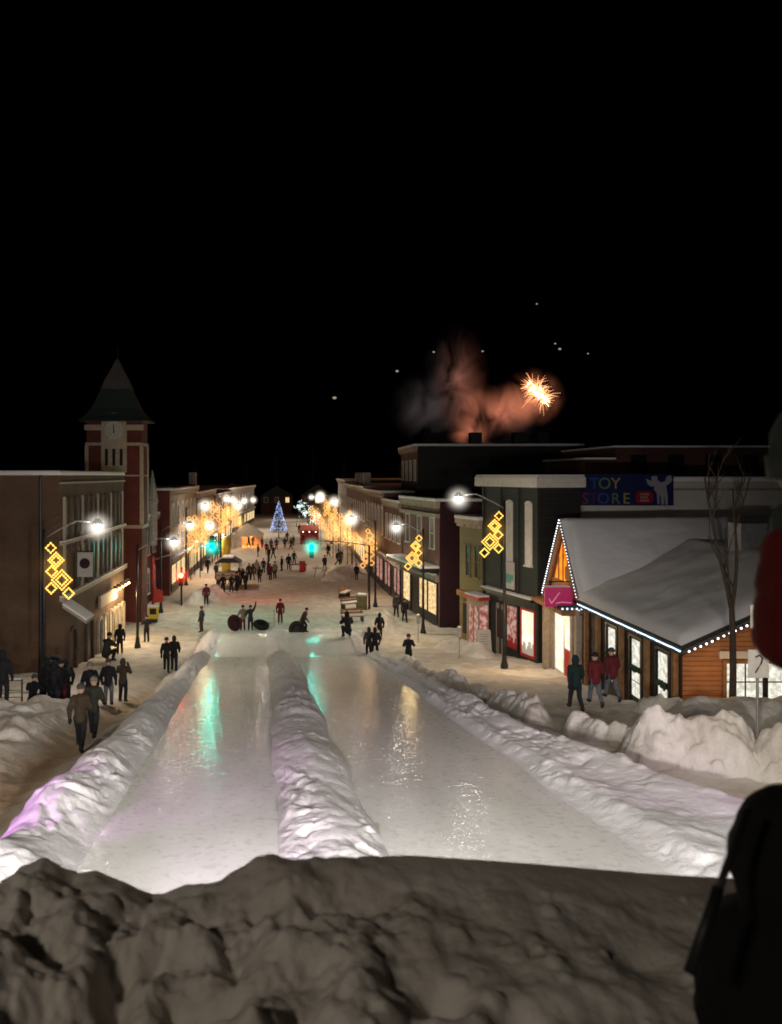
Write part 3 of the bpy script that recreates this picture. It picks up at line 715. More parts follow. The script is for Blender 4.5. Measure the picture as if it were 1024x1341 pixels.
for u0, u1, g in ((.25,1.7,'e_whitewin'),(1.95,3.3,'e_pinkwin')):
    mb = MB(); t = .08
    F.box(mb, u0, u0+t, -.12, 0, .9, 3.58); F.box(mb, u1-t, u1, -.12, 0, .9, 3.58); F.box(mb, u0+t, u1-t, -.12, 0, 3.45, 3.58); F.box(mb, u0+t, u1-t, -.12, 0, .9, 1.05)
    sw = mb.build('shop_window', M['redp' if u0<1 else 'metal'], rt)
    mb = MB(); F.box(mb, u0+t, u1-t, -.05, -.001, 1.051, 3.449); mb.build('pane', M[g], sw)
    mb = MB()
    for i in range(9):
        uu = u0+.2+i*(u1-u0-.4)/8; F.box(mb, uu-.05, uu+.05, -.10, -.052, 1.06, 1.3+.5*random.random())
    mb.build('window_display', M['redp' if u0 > 1 else 'roofsnow'], sw)
mb = MB(); F.box(mb, 3.5, 4.5, -.06, 0, .2, 3.4); dr = mb.build('door', M['stone'], rt)
mb = MB(); F.box(mb, 3.65, 4.35, -.09, -.062, 1.4, 3.1); mb.build('pane', M['darkglass'], dr)
sg = wempty('shop_sign', F.P(2.75,-.2,5), 'white shop sign with teal band on the dark green building', 'sign')
mb = MB(); F.box(mb, 2.3, 3.3, -.20, -.10, 4.45, 6.0); mb.build('board', M['whitewall'], sg)
mb = MB(); F.box(mb, 2.32, 3.1, -.215, -.202, 4.95, 5.3); F.box(mb, 2.5, 3.28, -.213, -.202, 4.8, 4.949); mb.build('band', sign_mat('teal', (.02,.22,.20), .02), sg)
# ochre shop
rt, F = building('timber_building', 'narrow ochre shop building beside the dark green one', Q(.668), Q(1.0), 1, 5, -.2, 8.3, 'yellow', cornice='cream')
for u in (.7, 1.9): window(F, rt, u, 4.6, .5, 1.9, 'darkglass', frame='yellow')
mb = MB(); F.box(mb, .1, F.L-.1, -.3, 0, 3.2, 3.55); mb.build('fascia', M['wood'], rt)
for u in (.75, 2.1):
    mb = MB(); F.box(mb, u-.45, u+.45, -.08, 0, .6, 2.9); w_ = mb.build('shop_window', M['wood'], rt)
    mb = MB(); F.box(mb, u-.36, u+.36, -.10, -.081, .8, 2.75); mb.build('pane', M['darkglass'], w_)
# red-lit shop bay between ochre and green
rt = wempty('shop_bay', (11.6,49.6,0), 'projecting shop bay with pinkish lit windows beside the dark green building', 'shop front')
F = Frame(Q(.60), Q(.70), 1)
mb = MB(); F.box(mb, -.3, 1.3, -.75, -.10, -.5, 3.4); mb.build('bay', M['cream'], rt)
mb = MB(); F.box(mb, -.33, -.302, -.70, -.2, .5, 3.1); w_ = mb.build('pane', M['e_pinkwin'], rt)
for u in (.0,.65):
    mb = MB(); F.box(mb, u-.15, u+.25, -.78, -.751, .4, 3.0); mb.build('pane', M['e_pinkwin'], rt)
mb = MB(); F.box(mb, -.4, 1.4, -.85, -.05, 3.41, 3.6); mb.build('bay_roof', M['redp'], rt)
mb = MB(); F.box(mb, -.4, 1.4, -.86, -.04, 3.602, 3.72); mb.build('bay_snow', M['roofsnow'], rt, bevel=.03)
# maroon side shop + rose brick
rt, F = building('brick_building', 'rose brick building with stacked snowy cornices behind the ochre shop', (10.3,57.7), (8.9,67), 1, 10, 0, 9.2, 'pink', sidewall='maroon', floors=((5.6,2.2,.9,3,'darkglass',True),), shop=('e_warmwin',.8,2.4,4))
mb = MB(); F.box(mb, -.1, F.L, -.3, 0, 7.9, 8.2); mb.build('lower_cornice', M['cream'], rt)
mb = MB(); F.box(mb, .0, F.L, -1.4, -.01, 4.0, 4.25); mb.build('awning', M['metal'], rt)
mb = MB(); F.box(mb, -.03, F.L+.03, -1.43, -.0, 4.252, 4.42); mb.build('awning_snow', M['roofsnow'], rt, bevel=.04)
rt, F = building('brick_building', 'dark brown fronted shop with white trims beyond the rose brick building', (8.85,67.3), (8.4,76), 1, 2.6, 0, 8.75, 'brown', floors=((5.2,2.2,.8,4,'darkglass',False),), shop=('e_pinkwin',.8,2.2,5))
rt, F = building('brick_building', 'reddish shop row with tall pale window bays in the middle of the right side', (8.35,76.3), (8.0,92), 1, 2.9, 0, 9.4, 'pink', floors=((5.3,2.4,1.0,6,'darkglass',True),), shop=('e_pinkwin',.8,2.2,6))
rt, F = building('brick_building', 'brown brick row further down the right side with three chimneys', (8.0,92.3), (7.8,125), 1, 12, 0, 9.6, 'brown', floors=((5.6,2.0,1.0,10,'darkglass',False),), shop=('e_warmwin',.9,1.9,10))
for y in (99,104,112):
    mb = MB(); mb.box(8.3,9.2,y,y+.8,9.6,11.3); mb.build('chimney', M['stone'], rt)
rt, F = building('brick_building', 'grey building farthest down the right side of the street', (7.9,126), (8.6,165), 1, 12, 0, 10.2, 'stone', floors=((5.6,2.0,1.2,9,'darkglass',False),), shop=('e_warmwin',.9,1.9,9))
rt, F = building('tall_building', 'tall black sided building with snow lined flat roof in front of the fireworks', (11.66,77.2), (11.66,89), 1, 16, 0, 13.9, 'brown', sidewall='black', floors=((10.5,1.9,.9,4,'darkglass',False),))
for x_ in (17.2, 21.5, 23.8): MB().box(x_, x_+1.1, 79, 80.2, 14.0, 15.2).build('roof_vent', M['metal'], rt)
# white rendered building with toy store sign, and dark one behind
rt = wempty('rendered_building', (21,51,0), 'pale rendered building that carries the toy store sign', 'building')
MB().box(16.0, 30, 46, 56, -.5, 10.6).build('wall', M['whitewall'], rt)
MB().box(15.9, 30.1, 45.9, 56.1, 10.61, 10.9).build('roof_snow', M['roofsnow'], rt, bevel=.05)
mb = MB(); mb.box(15.95,30.05,45.86,45.998,10.1,10.25); mb.build('string_course', M['stone'], rt)
rt = wempty('dark_building', (30,64,0), 'dark brown building with thin snow line far behind the toy store wall', 'building')
MB().box(23.9, 40, 60, 72, -.5, 13.05).build('wall', M['darkred'], rt)
MB().box(23.8, 40.1, 59.9, 72.1, 13.06, 13.2).build('roof_snow', M['roofsnow'], rt)
MB().box(21.6, 23.88, 60, 70, -.5, 12.15).build('lower_wing', M['darkred'], rt)
MB().box(21.5, 23.89, 59.9, 70.1, 12.16, 12.3).build('wing_snow', M['roofsnow'], rt)
for i in range(5):
    MB().box(25+i*2.8, 26.2+i*2.8, 59.93, 59.999, 11.2, 12.5).build('window', M['darkglass'], rt)
# --- toy store sign (on the wall at y=46)
def px2(px, y): return (px-388)*y/1050.
def pz2(py, y): return HC-(py-622)*y/1050.
ts = wempty('toy_store_sign', (px2(817,45.8), 45.8, pz2(662,45.8)), 'dark blue TOY STORE sign with coloured letters and a white moose', 'sign')
yS = 45.7
MB().box(px2(754,yS), px2(882,yS), yS, 45.99, pz2(662,yS), pz2(621,yS)).build('board', M['toyblue'], ts)
def letter(ch, px, py, hpx, mk, parent, y, name='letter', ext=.02, squeeze=1.0):
    cu = bpy.data.curves.new(name, 'FONT'); cu.body = ch; cu.size = hpx*y/1050./.72; cu.extrude = ext; cu.align_x = 'CENTER'
    tmp = bpy.data.objects.new('tmp', cu); link(tmp); bpy.context.view_layer.update()
    me = bpy.data.meshes.new_from_object(tmp.evaluated_get(bpy.context.evaluated_depsgraph_get()))
    bpy.data.objects.remove(tmp); bpy.data.curves.remove(cu)
    org = root_of(parent).location
    R = Matrix.Translation(Vector((px2(px,y), y-ext-.002, pz2(py,y)))-org) @ Matrix.Rotation(PI/2, 4, 'X') @ Matrix.Scale(squeeze, 4, (1,0,0))
    me.transform(R); me.name = name
    me.materials.clear(); me.materials.append(M[mk])
    o = bpy.data.objects.new(name, me); link(o); o.parent = parent; return o
for ch, px, mk in (('T',778,'tblue'),('O',791.5,'tgreen'),('Y',806,'tyellow')): letter(ch, px, 640, 15, mk, ts, yS)
for ch, px, mk in (('S',766,'tred'),('T',777,'tpurple'),('O',790,'tblue'),('R',806,'tgreen'),('E',820,'tyellow')): letter(ch, px, 659.5, 14.5, mk, ts, yS)
y = yS-.001
n = 20
lb = MB().prism([(px2(844,y)+.50*math.copysign(abs(math.cos(a))**.5,math.cos(a)), y-.02, pz2(651,y)+.36*math.copysign(abs(math.sin(a))**.5,math.sin(a))) for a in [2*PI*i/n+.01 for i in range(n)]], (0,.018,0)).build('label', M['tlabel'], ts)
mb = MB()
for i in range(3): mb.box(px2(838,y), px2(850-i%2*2,y), y-.035, y-.021, pz2(648.5+i*4,y), pz2(646+i*4,y))
mb.build('label_lines', M['tpink'], lb)
mo = [(846,627),(853,630),(853,624),(860,623),(861,629),(866,632),(871,630),(873,624),(878,622),(880,628),(877,633),(872,636),(873,642),(874,650),(874,661),(871,661),(870,651),(869,651),(869,661),(866,661),(865,649),(863,649),(863,660),(861,660),(860,646),(856,641),(857,637),(852,637),(848,634)]
pts = [(px2(a,y), y-.03, pz2(b,y)) for a, b in mo]
bm = bmesh.new(); vs = [bm.verts.new(Vector(p)-ts.location) for p in pts]; f = bm.faces.new(vs)
ex = bmesh.ops.extrude_face_region(bm, geom=[f]); bmesh.ops.translate(bm, verts=[v for v in ex['geom'] if isinstance(v, bmesh.types.BMVert)], vec=(0,.028,0))
bmesh.ops.triangulate(bm, faces=bm.faces[:]); bmesh.ops.recalc_face_normals(bm, faces=bm.faces)
me = bpy.data.meshes.new('moose_cutout'); bm.to_mesh(me); bm.free(); me.materials.append(M['twhite'])
o = bpy.data.objects.new('moose_cutout', me); link(o); o.parent = ts

# --- log building
def log_house():
    r = wempty('log_building', (16,35,2), 'log building with snowy roof, glowing orange gable and dark street side with tall windows', 'building')
    X0 = 13.3; XR = 19.0; YG = 27.6
    # walls
    MB().box(X0, XR*2-X0, YG, 37.2, .6, 5.1).build('wall', M['orange'], r)
    MB().box(X0-.03, X0-.001, YG+.05, 37.2, .6, 5.05).build('street_wall', M['darklog'], r)
    MB().prism([(X0,YG,5.1),(XR*2-X0,YG,5.1),(XR,YG,7.6)], (0,.25,0)).build('gable_wall', M['orange'], r)
    MB().box(X0, 23, 37.2, 42.5, 0, 5.0).build('wing_wall', M['stone'], r)
    # wing gable facing the street, glowing orange glass
    yc = 39.85; za = 8.55; ze = 4.9
    g = MB().prism([(X0,37.3,ze),(X0,42.4,ze),(X0,yc,za)], (.15,0,0)).build('gable_wall', M['orange'], r)
    gp = MB().prism([(X0-.02,38.5,5.75),(X0-.02,41.2,5.75),(X0-.02,yc,8.0)], (.015,0,0)).build('gable_window', M['e_orangeglow'], r)
    mb = MB()
    for yy in (39.2,39.85,40.5): mb.box(X0-.07,X0-.022,yy-.05,yy+.05,5.75,8.0-abs(yy-yc)*1.67-.05)
    mb.box(X0-.075,X0-.022,38.3,41.4,5.62,5.75); mb.build('glazing_bar', M['wood'], gp)
    mb = MB(); mb.prism([(X0-.10,38.2,5.4),(X0-.10,39.4,5.9),(X0-.10,39.4,6.5),(X0-.10,38.9,6.6)], (.03,0,0)); mb.build('carved_panel', M['wood'], gp)
    # trusses / barge boards
    def slab(p, q, w, h, m, name, par):   # board between p and q in the plane x=const
        p, q = Vector(p), Vector(q); t = (q-p).normalized(); n = Vector((1,0,0)).cross(t)
        mb = MB(); mb.prism([p, q, q+n*h, p+n*h], (w,0,0)); return mb.build(name, m, par)
    slab((X0-.16,37.0,4.62), (X0-.16,yc,8.75), .12, -.28, M['wood'], 'barge_board', r)
    slab((X0-.16,42.7,4.62), (X0-.16,yc,8.75), .12, .28, M['wood'], 'barge_board', r)
    # roof planes with snow on top
    def plane(pts, m, name, par, th):
        pts = [Vector(p) for p in pts]; n = (pts[1]-pts[0]).cross(pts[2]-pts[0]).normalized()
        if n.z < 0: n = -n
        mb = MB(); mb.prism(pts, n*th); return mb.build(name, m, par), n
    def snowy(pts, par, th, seed):     # snow blanket over a quad, softened edges
        a, b, c, d = [Vector(p) for p in pts]; n = (b-a).cross(d-a).normalized()
        if n.z < 0: n = -n
        nu, nv = 50, 36; u = np.linspace(0,1,nu)[None,:]; v = np.linspace(0,1,nv)[:,None]
        P = np.zeros((nv,nu,3))
        for k in range(3): P[...,k] = (a[k]*(1-u)+b[k]*u)*(1-v)+(d[k]*(1-u)+c[k]*u)*v
        e = np.minimum(np.minimum(u,1-u)*nu, np.minimum(v,1-v)*nv)/2.2
        h = th*np.clip(e,0,1)**.5*(1+.45*fbm(P[...,0]*.7+seed, P[...,1]*.7, 4, seed)) + .02
        P += h[...,None]*np.array(n)
        o = grid_mesh('roof_snow', P[...,0]-r.location.x, P[...,1]-r.location.y, P[...,2]-r.location.z, M['roofsnow'], parent=par)
    ze1 = 4.75; zr = 8.72
    p = [(X0-.2,36.9,ze1),(23.5,36.9,ze1),(23.5,yc,zr),(X0-.2,yc,zr)]; ro, _ = plane(p, M['roofdark'], 'roof', r, .09); 
    q = [(a,b,c+.10) for a,b,c in p]; snowy(q, ro, .24, 3)
    p = [(X0-.2,42.8,ze1),(23.5,42.8,ze1),(23.5,yc,zr),(X0-.2,yc,zr)]; ro2, _ = plane(p, M['roofdark'], 'roof', r, .09); q = [(a,b,c+.10) for a,b,c in p]; snowy(q, ro2, .24, 5)
    ex0 = X0-.25; k = .45; e0 = 5.1
    zz = lambda x: e0+(x-ex0)*k
    p = [(ex0,YG-.45,e0),(ex0,37.3,e0),(XR,39.6,zz(XR)),(XR,YG-.45,zz(XR))]
    ro3, _ = plane(p, M['roofdark'], 'roof', r, .09); q = [(a,b,c+.10) for a,b,c in p]; snowy(q, ro3, .26, 7)
    x2 = 2*XR-ex0
    p = [(x2,YG-.45,e0),(x2,39.6,e0),(XR,39.6,zz(XR)),(XR,YG-.45,zz(XR))]
    ro4, _ = plane(p, M['roofdark'], 'roof', r, .09); q = [(a,b,c+.10) for a,b,c in p]; snowy(q, ro4, .26, 9)
    # big upper snow slope filling between wing and main roof
    p = [(X0+.1,37.0,5.0),(XR+5,36.2,7.9),(XR+5,yc,zr+.05),(X0+.1,yc,zr+.02)]
    snowy([(X0+.0,36.8,5.15),(XR+5,34.5,7.75),(XR+5,yc,zr+.2),(X0+.0,yc,zr+.12)], ro, .2, 12)
    MB().box(18.3,19.4,33,34,7.3,9.0).build('roof_vent', M['steel'], r)
    # fascia boards
    MB().box(ex0-.02, ex0+.05, YG-.45, 37.0, e0-.22, e0+.02).build('fascia', M['darklog'], r)
    mb = MB(); mb.prism([(ex0,YG-.50,e0-.22),(XR,YG-.50,zz(XR)-.22),(XR,YG-.50,zz(XR)),(ex0,YG-.50,e0)], (0,.06,0)); mb.build('barge_board', M['darklog'], r)
    # street side bays
    for i, yb in enumerate((29.0, 31.3, 33.7)):
        za_, zb_ = 4.75, 2.0+.25*(i==0)
        mb = MB(); mb.box(X0-.09,X0-.031,yb-.62,yb-.50,zb_,za_); mb.box(X0-.09,X0-.031,yb+.50,yb+.62,zb_,za_)
        mb.box(X0-.09,X0-.031,yb-.5,yb+.5,za_-.12,za_); fr = mb.build('window', M['metal'], r)
        for (a,b) in ((3.55,4.55),(2.95,3.30),(2.35,2.90)):
            MB().box(X0-.055,X0-.032,yb-.32,yb+.34,a,b).build('pane', M['e_housewin'], fr)
        mb = MB()
        for j in range(40): mb.ball((X0-.12+random.uniform(-.06,.06), yb+random.uniform(-.4,.4), 3.42+random.gauss(0,.05)), random.uniform(.03,.07), 5)
        mb.build('garland', C((.03,.07,.03)), fr)
    for yb in (27.9,30.15,32.5,35.0,36.4):
        MB().box(X0-.22,X0-.05,yb-.10,yb+.10,1.0,5.0).build('post', M['wood'], r)
    # front door glazing under the wing
    mb = MB(); mb.box(X0-.06,X0-.001,38.4,41.1,1.0,4.25); d = mb.build('door', M['trimw'], r)
    for a,b,z0,m_ in ((39.75,40.9,1.2,'e_whitewin'),(38.65,39.45,2.5,'e_whitewin')):
        MB().box(X0-.085,X0-.061,a,b,z0,4.1).build('pane', M[m_], d)
    MB().box(X0-.10,X0-.061,38.6,39.5,1.1,2.45).build('door_panel', M['redp'], d)
    for yb in (37.4, 37.95, 42.2): MB().box(X0-.30,X0-.002,yb-.16,yb+.16,.6,4.7).build('stone_pier', M['cream'], r)
    MB().box(X0-.9,X0-.003,37.4,42.3,4.42,4.62).build('porch_soffit', M['wood'], r)
    # orange end wall window
    y = YG
    mb = MB(); x0,x1,z0,z1 = 14.78,17.45,3.15,4.52; t=.13
    mb.box(x0-t,x0,y-.08,y,z0-t,z1+t); mb.box(x1,x1+t,y-.08,y,z0-t,z1+t); mb.box(x0,x1,y-.08,y,z1,z1+t); mb.box(x0-.2,x1+.2,y-.14,y-.002,z0-t-.02,z0)
    w_ = mb.build('window', M['wood'], r)
    mb = MB(); mb.box((x0+x1)/2-.09,(x0+x1)/2+.09,y-.07,y-.002,z0,z1)
    for xx in (x0+.65,x1-.65): mb.box(xx-.02,xx+.02,y-.06,y-.002,z0,z1)
    mb.box(x0,x1,y-.06,y-.002,(z0+z1)/2+.03,(z0+z1)/2+.07); mb.build('glazing_bar', M['metal'], w_)
    MB().box(x0,x1,y-.03,y-.001,z0,z1).build('pane', M['e_housewin'], w_)
    MB().box(x0-.25,x1+.25,y-.10,y-.003,z1+t+.05,z1+t+.3).build('lintel', M['trimw'], r)
    return ex0, e0, zz, XR, YG, yc
ex0, e0, zz, XR, YG, yc = log_house()
# strings of lights: each a thing with its own bulbs
def light_string(pts, n, label, rad=.045, m='e_bulb'):
    pts = [Vector(p) for p in pts]
    L = [0]
    for a, b in zip(pts, pts[1:]): L.append(L[-1]+(b-a).length)
    r = empty('light_string', pts[0], label, 'string lights', 'strings of lights on the log building')
    MB().tube([p-pts[0] for p in pts], .015, 5).build('cable', M['metal'], r)
    base_ = None
    for i in range(n):
        s = L[-1]*(i+.5)/n; k = max(j for j in range(len(pts)-1) if L[j] <= s); t = (s-L[k])/(L[k+1]-L[k]); p = pts[k].lerp(pts[k+1], t)-pts[0]
        if base_ is None:
            base_ = MB().ball((0,0,0), rad, 6).build('bulb', M[m], r); o = base_
        else: o = base_.copy(); link(o); o.parent = r
        o.location = p + Vector((0,0,-.05+.02*random.random()))
    return r
light_string([(13.3-.24,36.95,4.72),(13.3-.24,yc,8.85)], 30, 'bright bulbs along the right rake of the glowing gable', .032)
light_string([(13.3-.24,42.7,4.72),(13.3-.24,yc,8.85)], 30, 'bright bulbs along the left rake of the glowing gable', .032)
light_string([(ex0-.06,YG-.5,e0-.02),(ex0-.06,36.9,e0-.02)], 80, 'dense cool white bulbs along the street side eave', .038, 'e_strip')
light_string([(ex0+.1,YG-.56,e0-.06),(XR,YG-.56,zz(XR)-.1)], 30, 'spaced white bulbs climbing the rake over the orange end wall', .04)

# rooster sign on the eave corner
rs = wempty('rooster_sign', (12.7,36.9,5.0), 'dark rooster cutout on a lit bracket at the eave corner', 'sign')
MB().box(12.0,13.2,36.9,37.0,4.85,4.98).build('bracket', M['metal'], rs)
def cut(pxs, m, name, par, y, th=.05):
    bm = bmesh.new(); vs = [bm.verts.new(Vector((px2(a,y), y, pz2(b,y)))-root_of(par).location) for a,b in pxs]; f = bm.faces.new(vs)
    ex = bmesh.ops.extrude_face_region(bm, geom=[f]); bmesh.ops.translate(bm, verts=[v for v in ex['geom'] if isinstance(v, bmesh.types.BMVert)], vec=(0,th,0))
    bmesh.ops.triangulate(bm, faces=bm.faces[:]); bmesh.ops.recalc_face_normals(bm, faces=bm.faces)
    me = bpy.data.meshes.new(name); bm.to_mesh(me); bm.free(); me.materials.append(m); o = bpy.data.objects.new(name, me); link(o); o.parent = par; return o
cut([(789,777),(792,777),(796,783),(800,780),(802,775),(805,778),(805,787),(802,792),(797,794),(793,790)], M['metal'], 'rooster', rs, 36.8)
cut([(767,777),(770,780),(774,791),(771,791)], M['metal'], 'feather', rs, 36.8); cut([(780,776),(783,783),(781,791),(779,791)], M['metal'], 'feather', rs, 36.8)
mb = MB()
for i in range(5): mb.ball((12.75+.0+.22*i-.9+.35, 36.75, 4.86), .05, 6)
mb.build('bulb_row', M['e_strip'], rs)
# magenta hanging sign
y = 38.6
ms = wempty('hanging_sign', (px2(733,y), y, pz2(795,y)), 'magenta hanging shop sign below the glowing gable', 'sign')
MB().box(px2(714,y), px2(752,y), y, y+.18, pz2(795,y), pz2(769,y)).build('board', M['magenta'], ms, bevel=.02)
mb = MB(); mb.tube([(px2(722,y),y-.012,pz2(790,y)),(px2(726,y),y-.012,pz2(785,y)),(px2(731,y),y-.012,pz2(778,y)),(px2(733,y),y-.012,pz2(776,y))], .022, 5)
mb.tube([(px2(719,y),y-.012,pz2(784,y)),(px2(722,y),y-.012,pz2(790,y))], .02, 5)
mb.tube([(px2(728,y),y-.012,pz2(790,y)),(px2(736,y),y-.012,pz2(788.5,y)),(px2(748,y),y-.012,pz2(789.5,y))], .02, 5); mb.build('lettering', M['signpink'], ms)
mb = MB(); mb.tube([(px2(718,y),y+.09,pz2(762,y)),(px2(765,y),y+.09,pz2(762,y))], .03); mb.tube([(px2(720,y),y+.09,pz2(762,y)),(px2(720,y),y+.09,pz2(769,y))], .015); mb.tube([(px2(746,y),y+.09,pz2(762,y)),(px2(746,y),y+.09,pz2(769,y))], .015); mb.build('bracket', M['metal'], ms)
MB().box(px2(713,y), px2(753,y), y-.02, y+.2, pz2(768.9,y), pz2(767.5,y)).build('snow_cap', M['roofsnow'], ms)

# ------------------------------------------------------------------ street lamps with rope-light decorations
DIAM = [(-.02,1.85,.22,1),(.22,1.30,.34,2),(.02,.80,.24,1),(.48,.42,.44,2),(.0,.05,.24,1),(.78,-.18,.24,1)]
LAMPS = []
def street_lamp(x, y, zg, lx, lz, label, deco=True, m='e_lamp', far=False, decoz=None, lampr=.19):
    s = 1 if lx > x else -1
    r = empty('street_lamp', (x,y,zg), label, 'street lamp', 'street lamps along both pavements')
    H = lz - zg
    MB().tube([(0,0,-.3),(0,0,H*.5),(0,0,H-.1)], .10, 8, .06).build('pole', M['metal'], r, smooth=True)
    MB().lathe((0,0,-.2), [(.2,0),(.2,.35),(.14,.55),(.11,.9)], 10).build('pole_base', M['metal'], r)
    dx = lx-x
    MB().tube([(0,0,H-.5),(dx*.25,0,H-.15),(dx*.6,0,H+.25),(dx*.92,0,H+.22)], .035, 6).build('arm', M['steel'], r, smooth=True)
    hd = MB().lathe((dx,0,H+.10), [(.10,.26),(.20,.14),(.26,.02),(.22,0)][::-1], 12).build('lamp_head', M['steel'], r, smooth=True)
    MB().ball((dx,0,H), lampr, 12, sz=.8).build('lamp_bulb', M[m], hd, smooth=True)
    if deco:
        dz = (decoz if decoz is not None else H*.62)
        k = .95
        dr = MB().tube([(.0,0,dz+2.1*k),(s*.25,0,dz+2.1*k)], .02, 5).build('decoration_frame', M['metal'], r)
        for (a, b, w, layers) in DIAM:
            mb = MB(); cx, cz = s*(.32+a)*k, dz+b*k
            for L in range(layers):
                q = w*k*(1-.42*L)
                P = [(cx+q,0,cz),(cx,0,cz+q),(cx-q,0,cz),(cx,0,cz-q),(cx+q,0,cz)]
                for p0, p1 in zip(P, P[1:]):
                    mb.tube([p0,p1], .018 if not far else .05, 5)
                    nb = max(2, int(q*1.414/.10))
                    if not far:
                        for b_ in range(nb): mb.ball(Vector(p0).lerp(Vector(p1), b_/nb), .042, 5)
            mb.build('rope_light', M['e_gold'] if not far else M['e_goldfar'], dr)
    LAMPS.append((lx, y, lz, far))
    return r
street_lamp(-10.7,34,1.8,-8.43,8.8,'nearest left street lamp with yellow diamond rope lights, beside the dark crowd', decoz=4.35)
street_lamp(-9.9,50,.2,-7.62,6.8,'left street lamp between the walkers and the clock tower', deco=False)
street_lamp(-10.8,64,0,-8.5,7.0,'left street lamp just above the signal arm', deco=False)
street_lamp(-11.0,80,0,-9.1,7.9,'left street lamp before the square chimney', far=True)
street_lamp(10.9,42,.9,8.5,9.75,'tall right street lamp in front of the dark green building, with pale gold diamonds', decoz=6.2)
street_lamp(8.7,55,.1,6.85,7.4,'right street lamp by the rose brick building with bright yellow diamonds', decoz=4.8)
street_lamp(6.6,67,0,4.6,7.3,'right street lamp beside the red window shop', decoz=3.6, far=True)
street_lamp(-11.8,16.5,4.2,-10.2,11.2,'added unseen street lamp beside the start of the run on the left', deco=False)  # this lamp and the next are added out of view to brighten the lanes
street_lamp(13.2,16.5,4.2,11.0,11.2,'added unseen street lamp beside the start of the run on the right', deco=False)
for i,(x,y,lx,lz,lab) in enumerate([(-9.9,105,-7.6,7.0,'third lamp from the tent on the left side, hanging lowest'),(-11.2,115,-10,7.6,'left lamp of the trio above the glowing tent'),(-11.2,126,-9.9,7.0,'middle lamp of the trio above the glowing tent'),
    (6.6,95,4.5,7.8,'first of the far lamps on the right side, above the red rope lights'),(5.9,112,3.4,7.9,'second of the far lamps on the right side'),(5.6,128,3.8,7.7,'third of the far lamps on the right side'),
    (-10.9,92,-9.9,5.2,'low lamp bracket in front of the brown left shops')]):
    street_lamp(x,y,0,lx,lz,lab, m='e_lampfar' , far=True, deco=i!=6, lampr=.22)

# extra gold decorations glowing in the distance, each on its own thin pole
def gold_cluster(x, y, z, s, label):
    r = empty('light_decoration', (x,y,0), label, 'light decoration', 'gold light decorations down the street')
    MB().tube([(0,0,0),(0,0,z+s)], .05, 5).build('pole', M['metal'], r)
    for (a,b,w,L) in DIAM:
        mb = MB(); cx, cz, q = a*s*.9, z-.9*s+b*s*.9, w*s*1.1
        P = [(cx+q,0,cz),(cx,0,cz+q),(cx-q,0,cz),(cx,0,cz-q),(cx+q,0,cz)]
        for p0,p1 in zip(P,P[1:]): mb.tube([p0,p1], .055, 4)
        mb.build('rope_light', M['e_goldfar'], r)
for px, py, y, s, lab in [(255,688,88,1.1,'gold diamonds beside the second far lamp on the left'),(278,668,100,1.1,'gold diamonds above the left green signal'),(270,690,96,.9,'gold diamonds left of the green signal'),
      (250,712,84,.7,'small gold diamonds above the signal arm end'),(302,672,118,.9,'gold diamonds below the lamp trio'),(440,700,110,1.2,'tall gold diamonds above the orange door on the right'),(449,700,104,1.1,'gold diamonds beside the orange door on the right'),
      (408,672,140,1.2,'pair of gold diamonds nearest the lit bare trees'),(426,664,128,1.2,'gold diamonds under the far right lamps'),(482,705,76,.9,'pale gold diamonds beside the pink lit shop')]:
    gold_cluster(px2(px,y), y, pz2(py,y), s, lab)

for k,(px,py,y,s) in enumerate([(262,700,86,.8),(266,680,94,.9),(290,676,108,.9),(296,668,125,1.0),(310,682,122,.8),(288,690,104,.7),(306,664,132,1.0)]):
    gold_cluster(px2(px,y), y, pz2(py,y), s, 'small gold diamonds in the dense cluster down the left side')
for k,(px,py,y,s) in enumerate([(432,680,112,1.0),(436,690,106,.9),(420,684,124,1.0),(446,682,98,.9),(455,700,92,.8),(414,676,138,1.1),(466,706,84,.7),(428,698,112,.8)]):
    gold_cluster(px2(px,y), y, pz2(py,y), s, 'small gold diamonds in the dense cluster down the right side')
for i,(x,y,lx,lz,lab) in enumerate([(-10.5,142,-9.2,6.4,'faint lamp beyond the lamp trio on the left'),(-10,160,-8.6,6.0,'faintest lamp at the far left street end'),(6,146,4.4,6.6,'fourth of the far lamps on the right side'),(6.2,162,4.4,6.3,'fifth of the far lamps on the right side'),(6.4,180,3.4,6.0,'farthest lamp on the right side')]):
    street_lamp(x,y,0,lx,lz,lab, m='e_lampfar', far=True, deco=False, lampr=.26)
# ------------------------------------------------------------------ traffic signals
def signal_head(parent, x, z, lit, m, name='signal_head', y=0, lr=.17, scale=1.0):
    mb = MB(); mb.box(x-.19*scale, x+.19*scale, y-.05, y+.20, z-.55*scale, z+.55*scale)
    h = mb.build(name, M['metal'], parent, bevel=.03)
    for i, zz_ in enumerate((.35, 0, -.35)):
        on = (i == lit)
        q = MB().ball((x, y-.06, z+zz_*scale), lr*(1 if on else .7), 12, sy=.35 if not on else .6)
        q.build('lens', m if on else M['darkglass'], h, smooth=True)
        vb = MB()
        for j in range(6):
            a = PI*j/6; b = PI*(j+1)/6
            vb.prism([(x+.15*scale*math.cos(a), y-.30, z+zz_*scale+.15*scale*math.sin(a)),(x+.15*scale*math.cos(b), y-.30, z+zz_*scale+.15*scale*math.sin(b)),(x+.17*scale*math.cos(b), y-.30, z+zz_*scale+.17*scale*math.sin(b)),(x+.17*scale*math.cos(a), y-.30, z+zz_*scale+.17*scale*math.sin(a))], (0,.24,0))
        if not on: vb.build('visor', M['metal'], h)
    return h
r = empty('traffic_signal', (-11.8,66,0), 'mast arm traffic signal on the left showing green', 'traffic light', 'traffic signals at the crossing')
